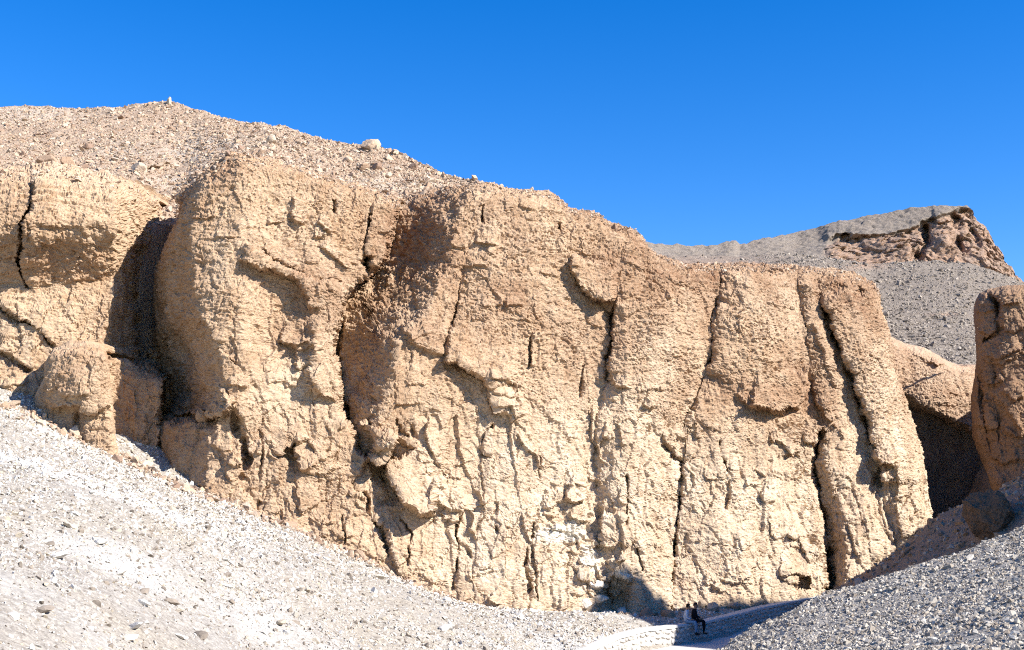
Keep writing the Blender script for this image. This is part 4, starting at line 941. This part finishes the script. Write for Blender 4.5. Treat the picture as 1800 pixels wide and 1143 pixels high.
def hand(J, B, side, wrist, d, n):
    """five bent fingers rooted in a palm; d = finger direction, n = palm normal (down)"""
    d = Vector(d).normalized(); n = Vector(n).normalized(); s = d.cross(n) * side; w = Vector(wrist); p = w + d * 0.05
    J[f'palm{side}'] = (*p, (0.03, 0.018)); B.append((f'wrist{side}', f'palm{side}'))
    for k, (off, L) in enumerate(((-0.03, 0.060), (-0.010, 0.075), (0.010, 0.070), (0.029, 0.055))):
        a = p + d * 0.042 + s * off; b = a + d * L * 0.5 + n * 0.008; c = b + d * L * 0.4 + n * 0.028
        for q, v, r in (('a', a, 0.0095), ('b', b, 0.009), ('c', c, 0.0075)): J[f'f{side}{k}{q}'] = (*v, r)
        B += [(f'palm{side}', f'f{side}{k}a'), (f'f{side}{k}a', f'f{side}{k}b'), (f'f{side}{k}b', f'f{side}{k}c')]
    a = p - s * 0.04 - d * 0.005; b = a - s * 0.018 + d * 0.03 + n * 0.01
    J[f't{side}a'] = (*a, 0.011); J[f't{side}b'] = (*b, 0.009); B += [(f'palm{side}', f't{side}a'), (f't{side}a', f't{side}b')]
def sitting_person(loc, rz, scale, lean, mats, label, hair, knee_spread, turn, arm):
    # faces +x, sits at the origin on z = 0, shins hang down in front
    J = {'pelvis': (0, 0, 0.11, (0.15, 0.125)), 'belly': (-0.02 + lean * 0.2, 0, 0.27, (0.15, 0.12)), 'chest': (0.0 + lean * 0.6, 0, 0.45, (0.165, 0.125)), 'collar': (0.02 + lean, 0, 0.555, (0.085, 0.07)), 'neck': (0.04 + lean * 1.15, 0, 0.625, 0.056), 'skull': (0.065 + lean * 1.3, 0, 0.715, (0.085, 0.098)), 'crown': (0.055 + lean * 1.35, 0, 0.80, (0.066, 0.078))}
    B = [('pelvis', 'belly'), ('belly', 'chest'), ('chest', 'collar'), ('collar', 'neck'), ('neck', 'skull'), ('skull', 'crown')]
    for s in (-1, 1):
        k = knee_spread[0 if s < 0 else 1]
        J[f'hip{s}'] = (0.04, s * 0.09, 0.09, 0.095); J[f'knee{s}'] = (0.44, s * 0.11 + k * 0.5, 0.07, 0.066); J[f'calf{s}'] = (0.46, s * 0.11 + k * 0.8, -0.14, 0.058); J[f'ankle{s}'] = (0.43 + k, s * 0.11 + k, -0.40, 0.042); J[f'heel{s}'] = (0.44 + k, s * 0.11 + k, -0.455, 0.042); J[f'toe{s}'] = (0.61 + k, s * 0.13 + k, -0.475, (0.042, 0.03))
        J[f'shoulder{s}'] = (0.0 + lean * 0.9, s * 0.175, 0.52, 0.066); J[f'elbow{s}'] = (0.02 + lean * 0.7 + arm * 0.1, s * 0.235, 0.27, 0.048); J[f'wrist{s}'] = (0.24 + arm * 0.06, s * 0.13, 0.19, 0.03)
        B += [('pelvis', f'hip{s}'), (f'hip{s}', f'knee{s}'), (f'knee{s}', f'calf{s}'), (f'calf{s}', f'ankle{s}'), (f'ankle{s}', f'heel{s}'), (f'heel{s}', f'toe{s}'), ('collar', f'shoulder{s}'), (f'shoulder{s}', f'elbow{s}'), (f'elbow{s}', f'wrist{s}')]
        hand(J, B, s, J[f'wrist{s}'][:3], (0.95, -0.25 * s, -0.1), (0, 0, -1))
    hx = lean * 1.1
    def pick(c):
        if c.z > 0.60: return 0
        if c.x > 0.235 + arm * 0.06 and c.z > 0.135: return 0
        if c.z < -0.385: return 3
        if c.z < 0.16 and (c.x > 0.12 or c.z < 0.1): return 2
        return 1
    me = skin_body("person", J, B, [M_SKIN] + mats, pick)
    o = bpy.data.objects.new("person", me); COL.objects.link(o); o.location = loc; o.rotation_euler = (0, 0, rz); o.scale = (scale,) * 3
    tag(o, label, "person", "people sitting on the wall")
    head = Vector((0.06 + lean * 1.32, 0, 0.745)); T = Matrix.Translation(head) @ Matrix.Rotation(turn, 4, 'Z')
    def part(name, bm, mat):
        me = bpy.data.meshes.new(name); bm.transform(T); bm.to_mesh(me); bm.free(); me.materials.append(mat)
        for p in me.polygons: p.use_smooth = True
        q = bpy.data.objects.new(name, me); COL.objects.link(q); q.parent = o
    bm = bmesh.new(); bmesh.ops.create_icosphere(bm, subdivisions=3, radius=1.0)
    bmesh.ops.delete(bm, geom=[v for v in bm.verts if (v.co.x > 0.42 and v.co.z < 0.45) or v.co.z < -0.65], context='VERTS')
    for v in bm.verts: v.co = Vector((v.co.x * 0.112 - 0.008, v.co.y * 0.098, v.co.z * 0.125 + 0.02)) * (1 + 0.04 * math.sin(v.co.x * 9 + v.co.y * 7))
    part("hair", bm, hair)
    bm = bmesh.new(); bmesh.ops.create_cone(bm, segments=6, radius1=0.018, radius2=0.006, depth=0.05, cap_ends=True)
    for v in bm.verts: v.co = Vector((0.098 + (0.012 if v.co.z < 0 else 0), v.co.y, v.co.z - 0.02))
    part("nose", bm, M_SKIN)
    bm = bmesh.new(); bmesh.ops.create_uvsphere(bm, u_segments=8, v_segments=6, radius=1.0)
    for v in bm.verts: v.co = Vector((0.093 + v.co.x * 0.006, v.co.y * 0.024, -0.066 + v.co.z * 0.006))
    part("mouth", bm, M_CAP)
    for s in (-1, 1):
        bm = bmesh.new(); bmesh.ops.create_uvsphere(bm, u_segments=8, v_segments=6, radius=1.0)
        for v in bm.verts: v.co = Vector((0.088 + v.co.x * 0.010, s * 0.034 + v.co.y * 0.013, v.co.z * 0.008))
        part("eye", bm, M_EYE)
        bm = bmesh.new(); bmesh.ops.create_uvsphere(bm, u_segments=8, v_segments=6, radius=1.0)
        for v in bm.verts: v.co = Vector((v.co.x * 0.022, s * 0.090 + v.co.y * 0.012, -0.012 + v.co.z * 0.033))
        part("ear", bm, M_SKIN)
    return o
def wall_at(px):
    x, y = project(wall_line); k = int(np.argmin(np.abs(x - px))); t = wall_line[k + 1] - wall_line[k - 1]; return wall_line[k], math.atan2(t[1], t[0])
p, a = wall_at(1209); n = (math.sin(a), -math.cos(a))
sitting_person((p[0] - n[0] * 0.12, p[1] - n[1] * 0.12, p[2] + 0.02), a - math.pi / 2 + 0.35, 0.90, 0.07, [M_SHIRT, M_JEANS, M_SHOE], "person in pale shirt and blue jeans sitting on the low wall", M_HAIR, (0.0, 0.03), 0.2, 0.0)
p, a = wall_at(1224)
sitting_person((p[0] - n[0] * 0.10, p[1] - n[1] * 0.10, p[2] + 0.02), a - math.pi / 2 + 0.2, 0.92, 0.03, [M_BLACK, M_BLACK, M_SHOE], "person dressed all in black sitting on the low wall", M_CAP, (0.02, -0.02), -0.5, 0.4)

# ------------------------------------------------------------------ single rocks that stand out
def boulder(loc, sx, sy, sz, seed, mat, label, group=None, rot=(0, 0, 0), sink=0.25, cat="boulder", name="boulder"):
    o = bpy.data.objects.new(name, rock_mesh(name, sx, sy, sz, seed, mat, 5 if sx > 0.9 else 4 if max(sx, sz) > 0.45 else 3, 0.3 if sx > 0.9 else 0.12, 0.93 if sx > 0.9 else 0.68)); COL.objects.link(o)
    o.location = (loc[0], loc[1], loc[2] + sz * (1 - 2 * sink) * 0.8); o.rotation_euler = rot; tag(o, label, cat, group); return o
def snap(name, px, py):
    P = GRID[name].reshape(-1, 3); x, y = project(P); ok = np.hypot(x - px, y - py) < 14; c = P[ok]
    if not len(c): return P[np.argmin(np.hypot(x - px, y - py))]
    x, y = project(c); near = c[c[:, 1] < c[:, 1].min() + 4]; x, y = project(near); return near[np.argmin(np.hypot(x - px, y - py))]
b0 = snap("stony_bank", 1742, 935)
boulder(b0, 0.92, 0.88, 0.90, 47, M_DARKB, "big dark rounded boulder lying on the shaded bank below the pillar", rot=(0.1, 0.1, 0.5), sink=0.12)
GRID["hillside"] = hillP
for px, py, w, sd, lb in [(652,262,0.62,1,"pale boulder breaking the skyline at the right of the hilltop"),(662,297,0.36,2,"tan boulder just below the skyline boulder on the hill"),(725,297,0.32,3,"dark-sided boulder farthest right on the hillside"),(638,298,0.34,4,"grey boulder left of the tan boulder below the skyline"),(682,312,0.26,5,"small boulder above the pale sand shelf on the hill"),(612,285,0.30,6,"low boulder on the slope left of the boulder group"),(700,300,0.22,26,"small pale boulder between the tan and the dark-sided ones"),(245,301,0.45,7,"rough boulder left of the dark hollow on the hill"),(118,292,0.55,8,"knob of rock on the rim of the bulging left wall"),(82,292,0.6,9,"upright rock beside the crack on the rim of the left wall"),(480,250,0.4,27,"low brown rock high on the hillside above the first buttress"),(155,262,0.35,28,"dark little rock at the middle of the left hillside")]:
    q = snap("hillside", px, py); boulder(q, w, w * 0.8, w * 0.8, sd + 70, M_HSTONE, lb, "boulders on the hillside", (0.1 * sd, 0.2, sd))
q = snap("hillside", 297, 184); boulder(q, 0.16, 0.16, 0.42, 90, M_HSTONE, "small upright stone standing on top of the left hill", None, (0, 0, 1), 0.1, "stone", "standing_stone")
fg = [(210,1009,.22,"dark-sided chip near the centre of the left scree"),(252,1041,.20,"leaning slab stone with a black shadow on the left scree"),(252,1061,.20,"low dark stone just below the leaning slab"),(302,1063,.24,"long flat stone to the right of the low dark stone"),(177,951,.26,"white flat slab lying high on the left scree"),(100,978,.28,"large white slab at the far left of the scree"),(90,960,.16,"small white slab just above the large white slab"),(131,904,.18,"thin dark-edged stone near the top of the grey scree patch"),(123,924,.24,"stone pair with black gap high on the far left scree"),(163,868,.24,"lone stone on the pale crest line of the scree"),(77,1073,.26,"long thin slab low at the far left"),(354,1116,.24,"pale rounded stone near the bottom edge left of centre"),(318,1119,.20,"brownish stone beside the pale rounded stone"),(318,1075,.16,"small pointed stone above the pale rounded stone"),(238,1102,.22,"tan flat stone near the bottom left"),(225,1124,.22,"dark broken stone at the bottom edge of the scree"),(23,1088,.24,"dark stone cluster rock at the left picture edge"),(664,1016,.34,"long brown stone under the cliff foot in mid scree"),(572,986,.24,"dark pebble high on the mid scree near the cliff"),(493,1100,.24,"thin slanting stone at the bottom of the mid scree"),(783,1108,.34,"grey stone at the bottom near the path end"),(655,988,.24,"brown stone touching the cliff foot"),(400,1030,.22,"pale wedge stone in the middle of the scree"),(540,1040,.22,"flat pale stone below the dark pebble"),(440,965,.2,"small tan stone on the upper scree"),(60,880,.2,"grey stone on the pale band at far left")]
for k, (px, py, w, lb) in enumerate(fg):
    q = snap("scree_slope", px, py); boulder(q, w * 0.8, w * 0.55, w * 0.26, 120 + k, M_STONE, lb, "stones standing out on the scree", (0.15, -0.25, k * 1.3), 0.2, "stone", "stone")
rr = random.Random(5)
bk = ["brown rock at the left end of the rubble below the cliff foot","flat brown rock in the rubble left of the people","orange rock in the rubble right behind the people","dark rock in the rubble under the pale cliff foot","rough rock in the rubble where the wall bends","tan rock against the cliff foot above the wall","square rock half way along the rubble bank","reddish rock near the right end of the rubble bank"]
for (px, py), lb in zip([(1135,1085),(1175,1088),(1252,1075),(1230,1070),(1290,1072),(1275,1064),(1318,1066),(1362,1058)], bk):
    q = snap("scree_slope", px, py); w = rr.uniform(0.22, 0.4); boulder(q, w, w * 0.8, w * 0.7, 160 + px, M_BSTONE, lb, "rocks below the cliff foot", (0.2, 0.1, px), 0.2, "rock", "rock")
P = GRID["scree_slope"].reshape(-1, 3); x, y = project(P)
d = offset_line(wall_line, -0.6); sel = P[(x > 1090) & (x < 1460) & (y < 1115) & (P[:, 1] > 49)]
side = np.array([np.cross(*(wall_line[min(k + 1, 199), :2] - wall_line[max(k - 1, 0), :2], q[:2] - wall_line[k, :2])) for q, k in ((q, int(np.argmin(np.hypot(wall_line[:, 0] - q[0], wall_line[:, 1] - q[1])))) for q in sel[::6])])
sel = sel[::6][side > 0.6]
sel = np.repeat(sel, 3, 0) + np.random.default_rng(9).normal(0, 0.1, (len(sel) * 3, 3)) * np.array([1, 1, 0.1])
scatter("foot_rubble", sel, lognorm(len(sel), 0.09, 0.5, 0.04, 0.3, 19), C_BROWN, "brown rubble heaped between the wall and the cliff foot", 20, 0.8)

Q = np.concatenate([pick_points(GRID["rim"], 5200, 31), pick_points(GRID["bay_rim"], 1500, 35)]); scatter("rim_rubble", Q, lognorm(len(Q), 0.06, 0.5, 0.03, 0.3, 32), C_HILL, "loose tan stones along the brow of the cliff", 33, 0.6)
jl = resample(np.array([ap(*j) for j in junc]), 400); r = np.random.default_rng(41); k = r.integers(0, 400, 2600); Q = jl[k] + np.stack([r.normal(0, 0.4, 2600), -np.abs(r.normal(0, 0.7, 2600)), np.zeros(2600)], -1)
Gs = GRID["scree_slope"]; ix = np.clip(((Q[:, 0] + 26) / 0.115).astype(int), 0, Gs.shape[1] - 1); iy = np.clip(((Q[:, 1] - 6) / 0.115).astype(int), 0, Gs.shape[0] - 1); Q[:, 2] = Gs[iy, ix, 2]
scatter("cliff_foot_debris", Q, lognorm(len(Q), 0.075, 0.6, 0.03, 0.38, 42), C_HILL, "tan fallen stones where the scree meets the cliff", 43, 0.7)

for k, (px, py, w, lb) in enumerate([(1022,1006,.36,"topmost pale broken block in the crumbling pocket at the cliff foot"),(1044,1024,.42,"wide pale block under the topmost block at the cliff foot"),(1028,1058,.40,"shaded block low at the left of the crumbling pocket"),(1054,1052,.34,"pale upright block in the middle of the crumbling pocket"),(1066,1080,.40,"lowest shaded block on the scree under the pocket"),(1094,1078,.38,"shaded block low at the right of the crumbling pocket"),(1094,1008,.34,"sunlit white block above the dark hollow at the cliff foot")]):
    q = at(px, py, float(cliffY(px, py)) - 0.25); boulder(q - np.array([0, 0, w * 0.35]), w, w * 0.8, w * 0.62, 300 + k, M_BLOCK, lb, "broken blocks at the cliff foot", (0.1 * k, 0.15, k * 0.9), 0.25, "rock", "broken_block")
